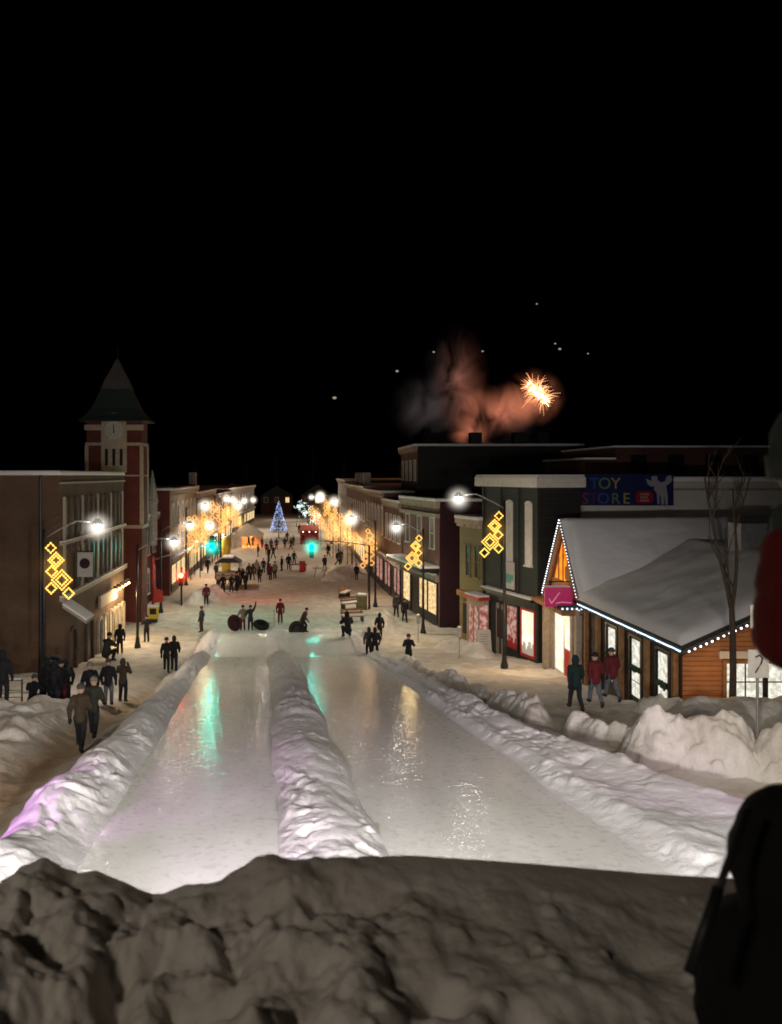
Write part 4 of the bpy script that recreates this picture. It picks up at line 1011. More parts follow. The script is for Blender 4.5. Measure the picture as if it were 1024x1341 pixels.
MB().tube([(0,0,-.2),(0,0,4.3)], .11, 8).build('pole', M['redp'], r); MB().tube([(0,0,4.0),(2.0,0,4.6),(4.85,0,5.35)], .07, 8, .045).build('arm', M['steel'], r, smooth=True)
signal_head(r, 4.85, 5.45-.0, 2, M['e_green'], lr=.20)
r = empty('traffic_signal', (-9.7,67.7,0), 'low pole traffic signal on the left showing red', 'traffic light', 'traffic signals at the crossing')
MB().tube([(0,0,-.2),(0,0,3.2)], .09, 8).build('pole', M['metal'], r); signal_head(r, 0, 2.2, 0, M['e_red'], y=-.25, lr=.19)
r = empty('traffic_signal', (6.0,66,0), 'mast arm traffic signal on the right showing green over the street', 'traffic light', 'traffic signals at the crossing')
MB().tube([(0,0,-.2),(0,0,5.2)], .09, 8).build('pole', M['metal'], r); MB().tube([(0,0,5.2),(-2.2,0,5.5),(-4.75,0,5.6)], .04, 8, .03).build('arm', M['metal'], r, smooth=True)
signal_head(r, -4.74, 4.72, 0, M['e_green'], lr=.19)

# ------------------------------------------------------------------ signs on posts
r = empty('parking_sign', (11.5,20,3.9), 'two small white parking signs on one post by the snow pile', 'street sign')
MB().tube([(0,0,-.4),(0,0,3.95)], .035, 8).build('post', M['steel'], r)
MB().box(-.20,.20,-.06,-.03,3.28,3.86).build('no_parking_plate', M['trimw'], r, bevel=.01)
mb = MB(); mb.torus((0,-.068,3.63), .12, .018, 'y', 20, 6); mb.tube([(-.08,-.068,3.55),(.08,-.068,3.71)], .012, 5); mb.build('red_ring', M['redp'], r)
MB().box(-.26,.26,-.06,-.03,2.05,2.75).build('direction_plate', M['trimw'], r, bevel=.01)
mb = MB(); mb.tube([(-.09,-.066,2.18),(-.02,-.066,2.30),(.06,-.066,2.42),(.09,-.066,2.54),(.02,-.066,2.62),(-.08,-.066,2.57)], .02, 5); mb.build('mark', M['metal'], r)
r = empty('sandwich_board', (11.0,47.0,float(base(47))+.0), 'white sandwich board standing by the shop bay', 'sign board')
mb = MB(); mb.prism([(-.42,-.25,0),(.42,-.25,0),(.38,0,1.45),(-.38,0,1.45)], (0,.04,0)); mb.build('front_panel', M['whitewall'], r)
mb = MB(); mb.prism([(-.42,.35,0),(.42,.35,0),(.38,.08,1.45),(-.38,.08,1.45)], (0,.04,0)); mb.build('back_panel', M['whitewall'], r)
mb = MB()
for i in range(7): 
    z = .35+i*.14; yy = -.25+z/1.45*.25-.008; mb.box(-.27+.04*(i%3), .27-.05*((i*2)%3), yy-.006, yy, z, z+.04)
mb.build('chalk_lines', M['stone'], r)
for (x,y,lab) in ((9.25,45.5,'thin parking meter post near the lone photographer'),(7.9,52,'thin parking meter post by the two standing friends')):
    r = empty('parking_meter', (x,y,float(base(y))), lab, 'parking meter', 'parking meters on the right pavement')
    MB().tube([(0,0,-.2),(0,0,1.2)], .03, 6).build('post', M['steel'], r)
    MB().box(-.11,.11,-.08,.08,1.2,1.75).build('meter_head', M['steel'], r, bevel=.03)
    MB().ball((0,0,1.78), .12, 8, sz=.5).build('snow_cap', M['roofsnow'], r)
# projecting sign on the tan building
r = empty('projecting_sign', (-11.7,42.5,5.6), 'square white projecting sign with a round dark centre on the tan building', 'sign')
mb = MB(); mb.box(.1,.9,-.05,.05,0,1.3); mb.build('board', M['whitewall'], r, bevel=.01)
n=18; MB().prism([(.5+.28*math.cos(2*PI*i/n),-.07,.72+.28*math.sin(2*PI*i/n)) for i in range(n)], (0,.018,0)).build('disc', M['maroon'], r)
MB().tube([(0,0,1.36),(.95,0,1.36)], .025, 5).build('bracket', M['metal'], r)
# awning on near side
r = empty('awning', (-11.7,40.4,3.6), 'grey snow covered awning below the yellow diamonds', 'awning')
mb = MB(); mb.prism([(.0,-.3,.9),(1.2,-.3,.1),(1.2,-.3,-.05),(0,-.3,.75)], (0,1.4,0)); mb.build('canopy', M['stone'], r)
mb = MB(); mb.prism([(.0,-.32,1.02),(1.22,-.32,.2),(1.22,-.32,.105),(0,-.32,.905)], (0,1.44,0)); mb.build('awning_snow', M['roofsnow'], r)
# railing at left
r = empty('railing', (-13.5,28.5,2.6), 'snow topped wire railing at the left edge', 'railing')
for i in range(6): MB().tube([(i*.75,0,-.3),(i*.75,0,1.15)], .03, 6).build('post', M['metal'], r)
mb = MB()
for z in (.25,.5,.75,1.1): mb.tube([(0,0,z),(3.75,0,z)], .016, 5)
mb.build('rail', M['metal'], r)
MB().tube([(0,0,1.15),(3.75,0,1.15)], .03, 5).build('rail_snow', M['roofsnow'], r)
# yellow box and red banner near lit shop fronts
r = empty('newspaper_box', (px2(201,60),60,0), 'yellow newspaper box beside the lit arches', 'newspaper box')
MB().box(-.35,.35,-.25,.25,.25,1.15).build('body', M['yellowp'], r, bevel=.03); MB().box(-.25,.25,-.262,-.252,.6,1.05).build('door', M['darkglass'], r); MB().box(-.3,.3,-.2,.2,0,.25).build('stand', M['metal'], r); MB().box(-.36,.36,-.26,.26,1.152,1.25).build('snow_cap', M['roofsnow'], r)
r = empty('banner', (px2(199,62),62.5,0), 'small red banner on a stand behind the yellow box', 'banner')
MB().tube([(0,0,0),(0,0,2.3)], .03,6).build('pole', M['metal'], r); mb=MB(); mb.prism([(0,-.02,1.0),(.8,-.05,1.15),(.75,.02,2.0),(0,.0,2.2)], (0,.02,0)); mb.build('cloth', M['redp'], r)

# ------------------------------------------------------------------ bare trees
def bare_tree(name, x, y, z, H, label, fork=.35, seed=1, lean=0, r0=.11, spread=.28, m='bark', lit=None, nlit=0, cat='tree', group=None, depth=4, big=2):
    rd = random.Random(seed)
    root = empty(name, (x,y,z), label, cat, group)
    tr = MB(); cr = MB(); tips = []
    def grow(p, d, L, r, k, mb):
        pts = [p]; q = p
        for i in range(4):
            d = (d + Vector((rd.gauss(0,.07), rd.gauss(0,.07), .04))).normalized(); q = q + d*L/4; pts.append(q)
        mb.tube(pts, r, 6 if k < 2 else 4, r*.55)
        tips.extend(pts[2:])
        if k < depth:
            for i in range(big if k == 0 else rd.choice((2,3))):
                a = rd.uniform(0, 2*PI); t = rd.uniform(.45,1); j = pts[min(4,int(t*4))]
                nd = (d + Vector((math.cos(a), math.sin(a), .15))*spread*(1+.35*k)).normalized()
                grow(j if k else pts[-1], nd, L*rd.uniform(.6,.85), r*.55, k+1, cr)
    T = H*fork
    grow(Vector((0,0,-.3)), Vector((lean,0,1)).normalized(), T+.3, r0, 0, tr)
    tr.build('trunk', M[m], root, smooth=True); cr.build('crown', M[m], root, smooth=True)
    if lit:
        mb = MB()
        for i in range(nlit):
            p = rd.choice(tips)+Vector((rd.gauss(0,.12),rd.gauss(0,.12),rd.gauss(0,.12))); mb.ball(p, .045, 4)
        o = mb.build('fairy_lights', M[lit], root); o['kind'] = 'stuff'
    return root
r = empty('bare_tree', (14.25,26.2,3.5), 'slender bare tree with two upright limbs in front of the orange end wall', 'tree')
MB().tube([(0,0,-.4),(.02,0,1.2),(0,0,2.5),(-.03,0,3.2)], .12, 8, .085).build('trunk', M['bark'], r, smooth=True)
mb = MB(); rt_ = random.Random(3)
def limb(p, d, L, r_, k):
    pts = [Vector(p)]; d = Vector(d).normalized()
    for i in range(6): d = (d+Vector((rt_.gauss(0,.035), rt_.gauss(0,.05), .02))).normalized(); pts.append(pts[-1]+d*L/6)
    mb.tube(pts, r_, 5, r_*.35)
    if k < 3:
        for i in range((3,3,2)[k]):
            j_ = rt_.randint(1,5); sd = rt_.choice((-1,1)); limb(pts[j_], d+Vector((sd*rt_.uniform(.25,.5), rt_.gauss(0,.3), .1)), L*rt_.uniform(.35,.55), r_*.5, k+1)
limb((-.03,0,3.1),(-.17,0,1),4.4,.075,0); limb((-.03,0,3.1),(.15,.05,1),4.0,.07,0); limb((-.03,0,3.15),(-.02,-.1,1),2.6,.04,2)
mb.build('crown', M['bark'], r, smooth=True)
bare_tree('bare_tree', -12.9, 31, 2.2, 6.5, 'dark bare tree at the left edge in front of the tan side wall', fork=.3, seed=9, r0=.10, spread=.4)
for i,(px,py,y,H,lab) in enumerate([(402,700,150,8.5,'bare street tree wrapped in cool white lights, left of the pair'),(413,700,140,7,'shorter bare street tree wrapped in cool white lights'),(388,700,170,9,'farthest bare street tree wrapped in cool white lights'),(285,700,112,5.0,'lit bare tree behind the left green signal')]):
    bare_tree('lit_tree', px2(px,y), y, 0, H, lab, fork=.25, seed=20+i, r0=.12, spread=.6, lit='e_cool', nlit=110 if i<3 else 50, group='street trees with white lights')
# christmas tree in blue lights
def xmas(x, y, H, label):
    r = empty('christmas_tree', (x,y,0), label, 'christmas tree'); rd = random.Random(4)
    MB().tube([(0,0,0),(0,0,H)], .12, 6, .03).build('trunk', M['bark'], r)
    mb = MB()
    for i in range(900):
        t = rd.random()**.7; z = 1+ (H-1)*(1-t); R = 1.55*t*rd.uniform(.5,1.05); a = rd.uniform(0,2*PI)
        p = Vector((R*math.cos(a), R*math.sin(a), z)); d = Vector((math.cos(a), math.sin(a), -.35)).normalized()*.35; w = Vector((-math.sin(a), math.cos(a), 0))*.09
        mb.add([p-w, p+w, p+d], [(0,1,2)])
    mb.build('crown', C((.03,.06,.05)), r)
    mb = MB()
    for i in range(330):
        t = rd.random()**.6; z = 1.2+(H-1)*(1-t); R = 1.55*t; a = rd.uniform(0,2*PI); mb.ball((R*math.cos(a), R*math.sin(a), z), .05, 4)
    o = mb.build('fairy_lights', M['e_blue'], r); o['kind'] = 'stuff'
xmas(px2(365,140), 140, 6.4, 'tall christmas tree covered in blue lights in the middle of the street')

# ------------------------------------------------------------------ tent, wagon, stall and other event kit
y = 124
r = empty('marquee_tent', (px2(324,y), y, 0), 'white peaked marquee tent glowing orange inside', 'tent')
mb = MB(); w = 2.35; e = 1.9; ap = 3.6
for a, b in (((-w,-w),(w,-w)),((w,-w),(w,w)),((w,w),(-w,w)),((-w,w),(-w,-w))): mb.add([(a[0],a[1],e),(b[0],b[1],e),(0,0,ap),(a[0],a[1],e-.25),(b[0],b[1],e-.25)], [(0,1,2),(3,4,1,0)])
mb.build('canopy', M['canvas'], r)
for sx in (-1,1):
    for sy in (-1,1): MB().tube([(sx*w,sy*w,0),(sx*w,sy*w,e)], .05, 6).build('pole', M['steel'], r)
MB().box(-w,-w+.04,-w,w,0,e-.26).build('side_panel', M['canvas'], r); MB().box(-w+.05,w-.05,w-.05,w,0,e-.26).build('back_panel', M['canvas'], r)
MB().box(-w+.05,-.7,-w,-w+.04,0,e-.26).build('front_panel', M['canvas'], r)
MB().ball((.6,0,1.6), .22, 8).build('lantern', M['e_tent'], r)
# wagon with people seats (x around -6.8, y 78)
y = 78
r = empty('hay_wagon', (px2(298,y), y, 0), 'open wagon with white lattice side and dark roof frame', 'wagon')
W, L_ = 1.15, 2.4
MB().box(-W,W,0,L_,.75,.88).build('deck', M['wood'], r)
mb = MB(); mb.box(-W,W,-.02,.04,.882,1.15); mb.box(-W,W,-.02,.04,1.28,1.5)
mb.build('front_board', M['whitewall'], r)
MB().box(-W,W,-.05,-.02,1.15,1.28).build('slats', C((.35,.25,.26)), r)
MB().box(-W,W,.3,L_-.1,.882,1.35).build('bench', M['wood'], r)
for sx in (-1,1):
    for yy in (0,L_): MB().tube([(sx*W,yy,.85),(sx*W,yy,2.5)], .045, 6).build('post', M['metal'], r)
mb = MB(); mb.prism([(-W-.15,-.1,2.45),(W+.15,-.1,2.45),(W*.45,-.1,2.9),(-W*.45,-.1,2.9)], (0,L_+.2,0)); mb.build('roof', M['metal'], r)
MB().box(-W*.45,W*.45,-.1,L_,2.902,3.0).build('roof_snow', M['roofsnow'], r)
for sx in (-1,1):
    for yy in (.4,2.0):
        wl = MB().torus((0,0,0), .36, .06, 'z', 16, 6).build('wheel', M['rubber'], r); wl.location = (sx*(W-.1), yy, .4); wl.rotation_euler = (0,PI/2,0)
        mb = MB()
        for q in range(4): a = q*PI/4; mb.tube([(.33*math.cos(a),.33*math.sin(a),0),(-.33*math.cos(a),-.33*math.sin(a),0)], .02, 4)
        mb.build('spokes', M['wood'], wl)
y = 92
r = empty('advertising_column', (px2(296,y), y, 0), 'tall yellow padded post behind the wagon', 'post')
MB().lathe((0,0,0), [(.5,0),(.5,3.6),(.42,3.8)], 12).build('padding', M['yellowp'], r, smooth=True); MB().ball((0,0,3.85), .4, 10, sz=.4).build('snow_cap', M['roofsnow'], r)
# red market stall far away
y = 128
r = empty('market_stall', (px2(405,y), y, 0), 'red covered market stall with string of lamps', 'market stall')
mb = MB(); mb.prism([(-1.6,-1,2.2),(1.6,-1,2.2),(1.4,0,3.0),(-1.4,0,3.0)], (0,.03,0)); mb.prism([(-1.6,1,2.2),(1.6,1,2.2),(1.4,0,3.0),(-1.4,0,3.0)], (0,.03,0)); mb.build('awning', C((.45,.10,.08)), r)
MB().box(-1.5,1.5,-.95,-.9,.1,1.0).build('counter', M['redp'], r); MB().box(-1.5,1.5,.9,.95,0,2.2).build('back_panel', M['redp'], r)
for sx in (-1.5,1.5): MB().tube([(sx,-.95,0),(sx,-.95,2.3)], .04,6).build('pole', M['steel'], r)
mb = MB()
for i in range(3): mb.ball((-1+i,-1.1,2.0), .10, 6)
mb.build('lamp_row', M['e_cool'], r)
y = 92
r = empty('folding_table', (px2(391,y), y, 0), 'long dark table with a pink cloth in the street', 'table')
MB().box(-1.0,1.0,-.35,.35,.70,.78).build('tabletop', M['metal'], r)
for sx in (-.85,.85): MB().box(sx-.03,sx+.03,-.3,.3,0,.70).build('leg', M['metal'], r)
r2 = empty('litter_barrel', (px2(396,y-1), y-1, 0), 'red barrel beside the dark street table', 'barrel')
MB().lathe((0,0,0), [(.33,0),(.36,.3),(.34,.6),(.36,.9),(.33,1.25)], 14).build('barrel', M['redp'], r2, smooth=True); MB().lathe((0,0,1.25),[(.35,0),(.33,.08),(.02,.1)],14).build('lid', M['trimw'], r2)
# traffic barrier between right green signal and snow
y = 86
r = empty('barricade', (px2(420,y), y, 0), 'leaning wooden barricade in the snow below the right green signal', 'barricade')
for a in (-.5,.5): MB().tube([(a-.25,0,-.1),(a+.1,0,1.3)], .04,5).build('leg', M['wood'], r); 
MB().box(-.9,.9,-.03,.03,.9,1.1).build('board', M['trimw'], r)
# bench pile on right (px 425-480, y 770-810)
def bench(x, y, z, rz, label):
    r = empty('wooden_bench', (x,y,z), label, 'bench', 'snowy benches by the right pavement', rz)
    for i in range(3): MB().box(-.9,.9,-.25+i*.17,-.11+i*.17,.42,.46).build('slat', M['wood'], r)
    for i in range(2): MB().box(-.9,.9,.27,.31,.6+i*.2,.74+i*.2).build('back_slat', M['wood'], r)
    for s in (-.75,.75): MB().box(s-.04,s+.04,-.22,.31,-.1,.41).build('leg', M['metal'], r); MB().box(s-.04,s+.04,.311,.35,-.1,1.0).build('back_post', M['metal'], r)
    MB().box(-.88,.88,-.24,.24,.465,.60).build('seat_snow', M['roofsnow'], r, bevel=.05)
bench(px2(462,60), 60, .0, .25, 'nearest snow covered bench by the right pavement')
bench(px2(460,66), 66, .0, .5, 'middle snow covered bench by the right pavement')
bench(px2(452,72), 72, .0, 1.2, 'dark bench turned side on by the right pavement')
r = empty('planter_box', (px2(474,66),66,0), 'ochre planter box beside the snowy benches', 'planter')
MB().box(-.4,.4,-.4,.4,0,1.1).build('box', M['yellow'], r, bevel=.02); MB().box(-.36,.36,-.36,.36,1.101,1.25).build('snow_top', M['roofsnow'], r, bevel=.05)

for i,(xa,xb,y_,h_,lab) in enumerate([(-22,-12.5,215,9,'dark gabled house closing the far end of the street, leftmost'),(-10,-1,225,8,'dark gabled house behind the christmas tree'),(1.5,10,220,8.5,'dark gabled house behind the lit bare trees'),(12,24,212,10,'dark gabled house closing the far end of the street, rightmost')]):
    r = wempty('house', ((xa+xb)/2,y_,0), lab, 'house', 'houses at the far end of the street')
    MB().box(xa,xb,y_,y_+9,-.5,h_*.62).build('wall', M['darkred' if i%2 else 'brown'], r)
    mb = MB(); mb.prism([(xa-.4,y_-.4,h_*.62),(xb+.4,y_-.4,h_*.62),((xa+xb)/2,y_-.4,h_)], (0,9.8,0)); mb.build('roof', M['roofdark'], r)
    for k in range(3): 
        xw = xa+(xb-xa)*(k+.5)/3; fr = MB().box(xw-.6,xw+.6,y_-.06,y_,3.2,4.8).build('window', M['trimw'], r); MB().box(xw-.5,xw+.5,y_-.08,y_-.061,3.3,4.7).build('pane', M['e_warmwin' if (i+k)%3==0 else 'darkglass'], fr)
def spruce(x, y, H, label, seed):
    r = empty('spruce_tree', (x,y,0), label, 'tree', 'dark spruces beyond the street'); rd = random.Random(seed)
    MB().tube([(0,0,0),(0,0,H)], .25, 6, .05).build('trunk', M['bark'], r); mb = MB()
    for i in range(500):
        t = rd.random()**.7; z = 1.5+(H-1.5)*(1-t); R_ = H*.22*t*rd.uniform(.5,1.05); a = rd.uniform(0,2*PI)
        p = Vector((R_*math.cos(a), R_*math.sin(a), z)); d = Vector((math.cos(a), math.sin(a), -.4)).normalized()*.9; w = Vector((-math.sin(a), math.cos(a), 0))*.25
        mb.add([p-w, p+w, p+d], [(0,1,2)])
    mb.build('crown', C((.03,.05,.035)), r)
for i,(x_,y_,H_) in enumerate([(-26,205,15),(-6,240,17),(14,236,16),(27,208,14),(-15,238,14),(5,245,19)]):
    spruce(x_, y_, H_, ['leftmost dark spruce beyond the street end','tall dark spruce behind the christmas tree','dark spruce behind the rightmost far house','rightmost dark spruce beyond the street end','dark spruce behind the leftmost far house','tallest dark spruce beyond the lit bare trees'][i], 60+i)

# ------------------------------------------------------------------ people
def skin_mesh(joints, edges, radii, sub=1, root=0, vox=None):
    """one continuous surface round a skeleton of tapering limbs"""
    rad = [r if not isinstance(r, tuple) else r[0] for r in radii]
    vox = vox or (.026 if sub == 1 else .011)
    if min(rad) < vox*1.2: vox = max(.006, min(rad)*.55)
    mb = MB(); n = 12
    for p, r in zip(joints, rad): mb.ball(p, r, n)
    for a, b in edges:
        A, B_ = Vector(joints[a]), Vector(joints[b])
        if (A-B_).length > 1e-4:
            k = 3; mb2 = [A.lerp(B_, t/k) for t in range(k+1)]; mb.tube(mb2, rad[a]*.99, n, rad[b]*.99)
    me = bpy.data.meshes.new('sk'); me.from_pydata([tuple(v) for v in mb.v], [], mb.f); me.update()
    ob = bpy.data.objects.new('sk', me); link(ob)
    m = ob.modifiers.new('R', 'REMESH'); m.mode = 'VOXEL'; m.voxel_size = vox; m.use_smooth_shade = True
    m = ob.modifiers.new('S', 'SMOOTH'); m.factor = .5; m.iterations = 4 if sub == 1 else 6
    bpy.context.view_layer.update()
    out = bpy.data.meshes.new_from_object(ob.evaluated_get(bpy.context.evaluated_depsgraph_get()))
    bpy.data.objects.remove(ob); bpy.data.meshes.remove(me)
    return out
def hood_mesh(c, k=1.0):   # rounded hood, open at the face
    return skin_mesh([(c[0],c[1]-.035,c[2]-.13),(c[0],c[1]-.045*k,c[2]),(c[0],c[1]-.03*k,c[2]+.055)], [(0,1),(1,2)], [.105*k,.128*k,.112*k], 1 if k <= 1 else 2, 1)
BASE = dict(pel=(0,0,.95), sp=(0,0,1.15), ch=(0,0,1.34), nk=(0,0,1.48), hb=(0,.015,1.56), hm=(0,.02,1.64), ht=(0,.01,1.71), nose=(0,.11,1.63),
  ls=(-.17,0,1.40), le=(-.27,-.03,1.13), lw=(-.27,.07,.90), lh=(-.26,.11,.80), lt=(-.22,.14,.84),
  rs=(.17,0,1.40), re=(.27,-.03,1.13), rw=(.27,.07,.90), rh=(.26,.11,.80), rt=(.22,.14,.84),
  lp=(-.09,0,.88), lk=(-.11,.04,.49), la=(-.12,-.02,.09), lf=(-.13,.13,.04),
  rp=(.09,0,.88), rk=(.11,.04,.49), ra=(.12,-.02,.09), rf=(.13,.13,.04))
def P(**kw): d = dict(BASE); d.update(kw); return d
POSES = dict(
 stand=P(),
 wide=P(lk=(-.16,.05,.49), la=(-.22,0,.09), lf=(-.26,.13,.04), rk=(.14,.03,.49), ra=(.19,-.04,.09), rf=(.22,.1,.04), le=(-.32,-.05,1.14), re=(.33,-.04,1.15), lw=(-.34,.08,.92), lh=(-.33,.13,.83), lt=(-.29,.15,.87)),
 walk=P(lk=(-.10,.19,.51), la=(-.11,.27,.11), lf=(-.12,.42,.09), rk=(.10,-.04,.48), ra=(.11,-.33,.14), rf=(.12,-.24,.03), le=(-.25,-.14,1.14), lw=(-.25,-.12,.90), lh=(-.25,-.10,.80), lt=(-.22,-.06,.83), re=(.25,.08,1.14), rw=(.24,.27,.98), rh=(.23,.34,.92), rt=(.2,.36,.97), ch=(0,.03,1.34), nk=(0,.05,1.48), hb=(0,.07,1.56), hm=(0,.08,1.64), ht=(0,.07,1.71), nose=(0,.17,1.63), ls=(-.17,.03,1.4), rs=(.17,.03,1.4)),
 phone=P(le=(-.27,.12,1.20), lw=(-.12,.30,1.42), lh=(-.07,.33,1.50), lt=(-.04,.31,1.46), re=(.27,.12,1.20), rw=(.12,.30,1.42), rh=(.07,.33,1.50), rt=(.04,.31,1.46)),
 armup=P(re=(.30,.04,1.62), rw=(.36,.06,1.87), rh=(.37,.07,1.97), rt=(.34,.09,1.94), le=(-.30,.0,1.15), lw=(-.38,.08,.95), lh=(-.42,.1,.87), lt=(-.38,.13,.9)),
 drag=P(pel=(0,-.05,.90), sp=(.02,.0,1.10), ch=(.05,.08,1.28), nk=(.07,.14,1.41), hb=(.08,.17,1.48), hm=(.08,.19,1.56), ht=(.08,.18,1.63), nose=(.08,.29,1.54), ls=(-.13,.05,1.34), rs=(.21,.09,1.33), le=(-.30,-.08,1.10), lw=(-.42,-.2,.86), lh=(-.46,-.24,.77), lt=(-.42,-.2,.77), re=(.33,.1,1.07), rw=(.30,.25,.87), rh=(.28,.3,.79), rt=(.24,.3,.83), lp=(-.09,-.05,.84), rp=(.09,-.05,.84), lk=(-.11,.16,.49), la=(-.12,.12,.09), lf=(-.12,.28,.04), rk=(.11,-.08,.47), ra=(.12,-.34,.13), rf=(.12,-.25,.04)),
 crouch=P(pel=(0,-.12,.42), sp=(0,-.06,.62), ch=(0,.03,.80), nk=(0,.08,.93), hb=(0,.11,1.0), hm=(0,.12,1.08), ht=(0,.10,1.15), nose=(0,.22,1.06), ls=(-.17,.03,.86), rs=(.17,.03,.86), le=(-.27,.18,.68), lw=(-.18,.38,.62), lh=(-.13,.45,.62), lt=(-.1,.43,.66), re=(.27,.18,.68), rw=(.18,.38,.62), rh=(.13,.45,.62), rt=(.1,.43,.66), lp=(-.09,-.12,.36), rp=(.09,-.12,.36), lk=(-.16,.30,.46), la=(-.16,.12,.09), lf=(-.18,.28,.04), rk=(.16,.30,.46), ra=(.16,.12,.09), rf=(.18,.28,.04)),
 carry=P(le=(-.30,-.02,1.16), lw=(-.35,.18,1.0), lh=(-.38,.24,.95), lt=(-.34,.26,.99), re=(.27,.02,1.12), rw=(.16,.24,1.05), rh=(.1,.3,1.04), rt=(.08,.3,1.09)),
)
BE = [('pel','sp'),('sp','ch'),('ch','nk'),('nk','hb'),('hb','hm'),('hm','ht'),('ch','ls'),('ls','le'),('le','lw'),('lw','lh'),('ch','rs'),('rs','re'),('re','rw'),('rw','rh'),('pel','lp'),('lp','lk'),('lk','la'),('la','lf'),('pel','rp'),('rp','rk'),('rk','ra'),('ra','rf'),('lw','lt'),('rw','rt')]
BR = dict(pel=.12,sp=.11,ch=.13,nk=.055,hb=.075,hm=.105,ht=.075,ls=.06,le=.045,lw=.03,lh=.038,lt=.018,rs=.06,re=.045,rw=.03,rh=.038,rt=.018,lp=.085,lk=.06,la=.045,lf=.04,rp=.085,rk=.06,ra=.045,rf=.04)
def sub_skin(pose, names, edges, rad, rt_, extra=None, sub=1):
    J = dict(pose); 
    if extra: J.update(extra)
    ids = {n:i for i,n in enumerate(names)}
    return skin_mesh([J[n] for n in names], [(ids[a],ids[b]) for a,b in edges if a in ids and b in ids], [rad[n] for n in names], sub, ids[rt_])
PM = {}
for nm, ps in POSES.items():
    lerp = lambda a, b, t: tuple(ps[a][k]+(ps[b][k]-ps[a][k])*t for k in range(3))
    d = {}
    d['body'] = sub_skin(ps, [n for n in BASE if n != 'nose'], BE, BR, 'pel')
    hemz = lerp('pel','sp',-.35)
    jr = dict(hem=.175,pel=.165,sp=.155,ch=.175,nk=.085,ls=.095,le=.080,lc=.055,rs=.095,re=.080,rc=.055)
    ex = dict(hem=hemz, lc=lerp('le','lw',.93), rc=lerp('re','rw',.93))
    d['jacket'] = sub_skin(ps, ['hem','pel','sp','ch','nk','ls','le','lc','rs','re','rc'], [('hem','pel'),('pel','sp'),('sp','ch'),('ch','nk'),('ch','ls'),('ls','le'),('le','lc'),('ch','rs'),('rs','re'),('re','rc')], jr, 'pel', ex)
    tr = dict(pel=.150,lp=.105,lk=.082,lc=.070,rp=.105,rk=.082,rc=.070)
    ex = dict(lc=lerp('lk','la',.85), rc=lerp('rk','ra',.85))
    d['trousers'] = sub_skin(ps, ['pel','lp','lk','lc','rp','rk','rc'], [('pel','lp'),('lp','lk'),('lk','lc'),('pel','rp'),('rp','rk'),('rk','rc')], tr, 'pel', ex)
    for s in 'lr':
        b = dict(t=lerp(s+'k',s+'a',.72), a=ps[s+'a'], f=ps[s+'f'])
        d['boot'+s] = skin_mesh([b['t'], (b['a'][0],b['a'][1],b['a'][2]), b['f']], [(0,1),(1,2)], [.068,.070,.055], 1, 1)
        h = [lerp(s+'e',s+'w',1.0), ps[s+'h'], ps[s+'t']]
        d['mitten'+s] = skin_mesh([h[0],h[1],lerp(s+'w',s+'h',1.45),h[2]], [(0,1),(1,2),(0,3)], [.045,.052,.036,.026], 1, 0)
    c = Vector(ps['hm'])
    hb = MB().lathe((c.x, c.y-.01, c.z), [(.112,.015),(.117,.03),(.117,.05),(.112,.08),(.095,.115),(.06,.145),(.02,.158)], 12)
    o = hb.build('hat', M['rubber'], smooth=True); d['hat'] = o.data; bpy.data.objects.remove(o)
    # hood: back of the head covered
    d['hood'] = hood_mesh(c)
    d['hair'] = skin_mesh([(c.x,c.y-.035,c.z+.06),(c.x,c.y-.05,c.z),(c.x,c.y-.08,c.z-.18),(c.x,c.y-.09,c.z-.30)], [(0,1),(1,2),(2,3)], [.09,.115,.095,.05], 1, 1)
    PM[nm] = d
    for k, me in d.items():
        me.name = k; me.materials.clear(); me.materials.append(M['skin'])
def put(name, me, m, parent):
    o = bpy.data.objects.new(name, me); link(o); o.parent = parent
    o.material_slots[0].link = 'OBJECT'; o.material_slots[0].material = m
    return o
BLACK=(.012,.012,.015); NAVY=(.018,.022,.05); GREY=(.055,.055,.062); BROWN=(.055,.036,.02); JEAN=(.13,.14,.165); RED=(.15,.012,.018); OLIVE=(.032,.034,.022); GREEN=(.005,.022,.02); PINK=(.35,.14,.17); BEIGE=(.2,.17,.14); WINE=(.12,.012,.02)
def person(px=None, fy=None, pose='stand', face=0, jk=BLACK, tr=BLACK, head='hat', hc=BLACK, label='', h=1.0, group=None, pos=None, scale=None, gl=BLACK, zoff=0):
    """px/fy are surveyed image columns and ground distance; pos overrides"""
    if pos is None:
        y = fy; x = (px-388)*y/1050.
        z = float(ground(x, y)) if not (float(outL(y)) < x < float(outR(y)) and y < 57) else float(lane(y))
    else: x, y, z = pos
    r = empty('person', (x,y,z+zoff), label, 'person', group, face, h)
    d = PM[pose]
    b = put('body', d['body'], M['skin'], r)
    j = put('jacket', d['jacket'], C(jk), b); t = put('trousers', d['trousers'], C(tr), b)
    for s in 'lr': put('boot', d['boot'+s], M['rubber'], b); put('mitten', d['mitten'+s], C(gl), b)
    if head == 'hat': put('hat', d['hat'], C(hc), b)
    elif head == 'hood': put('hood', d['hood'], C(jk), b)
    else: put('hair', d['hair'], M['hair'], b)
    return r
pr = person
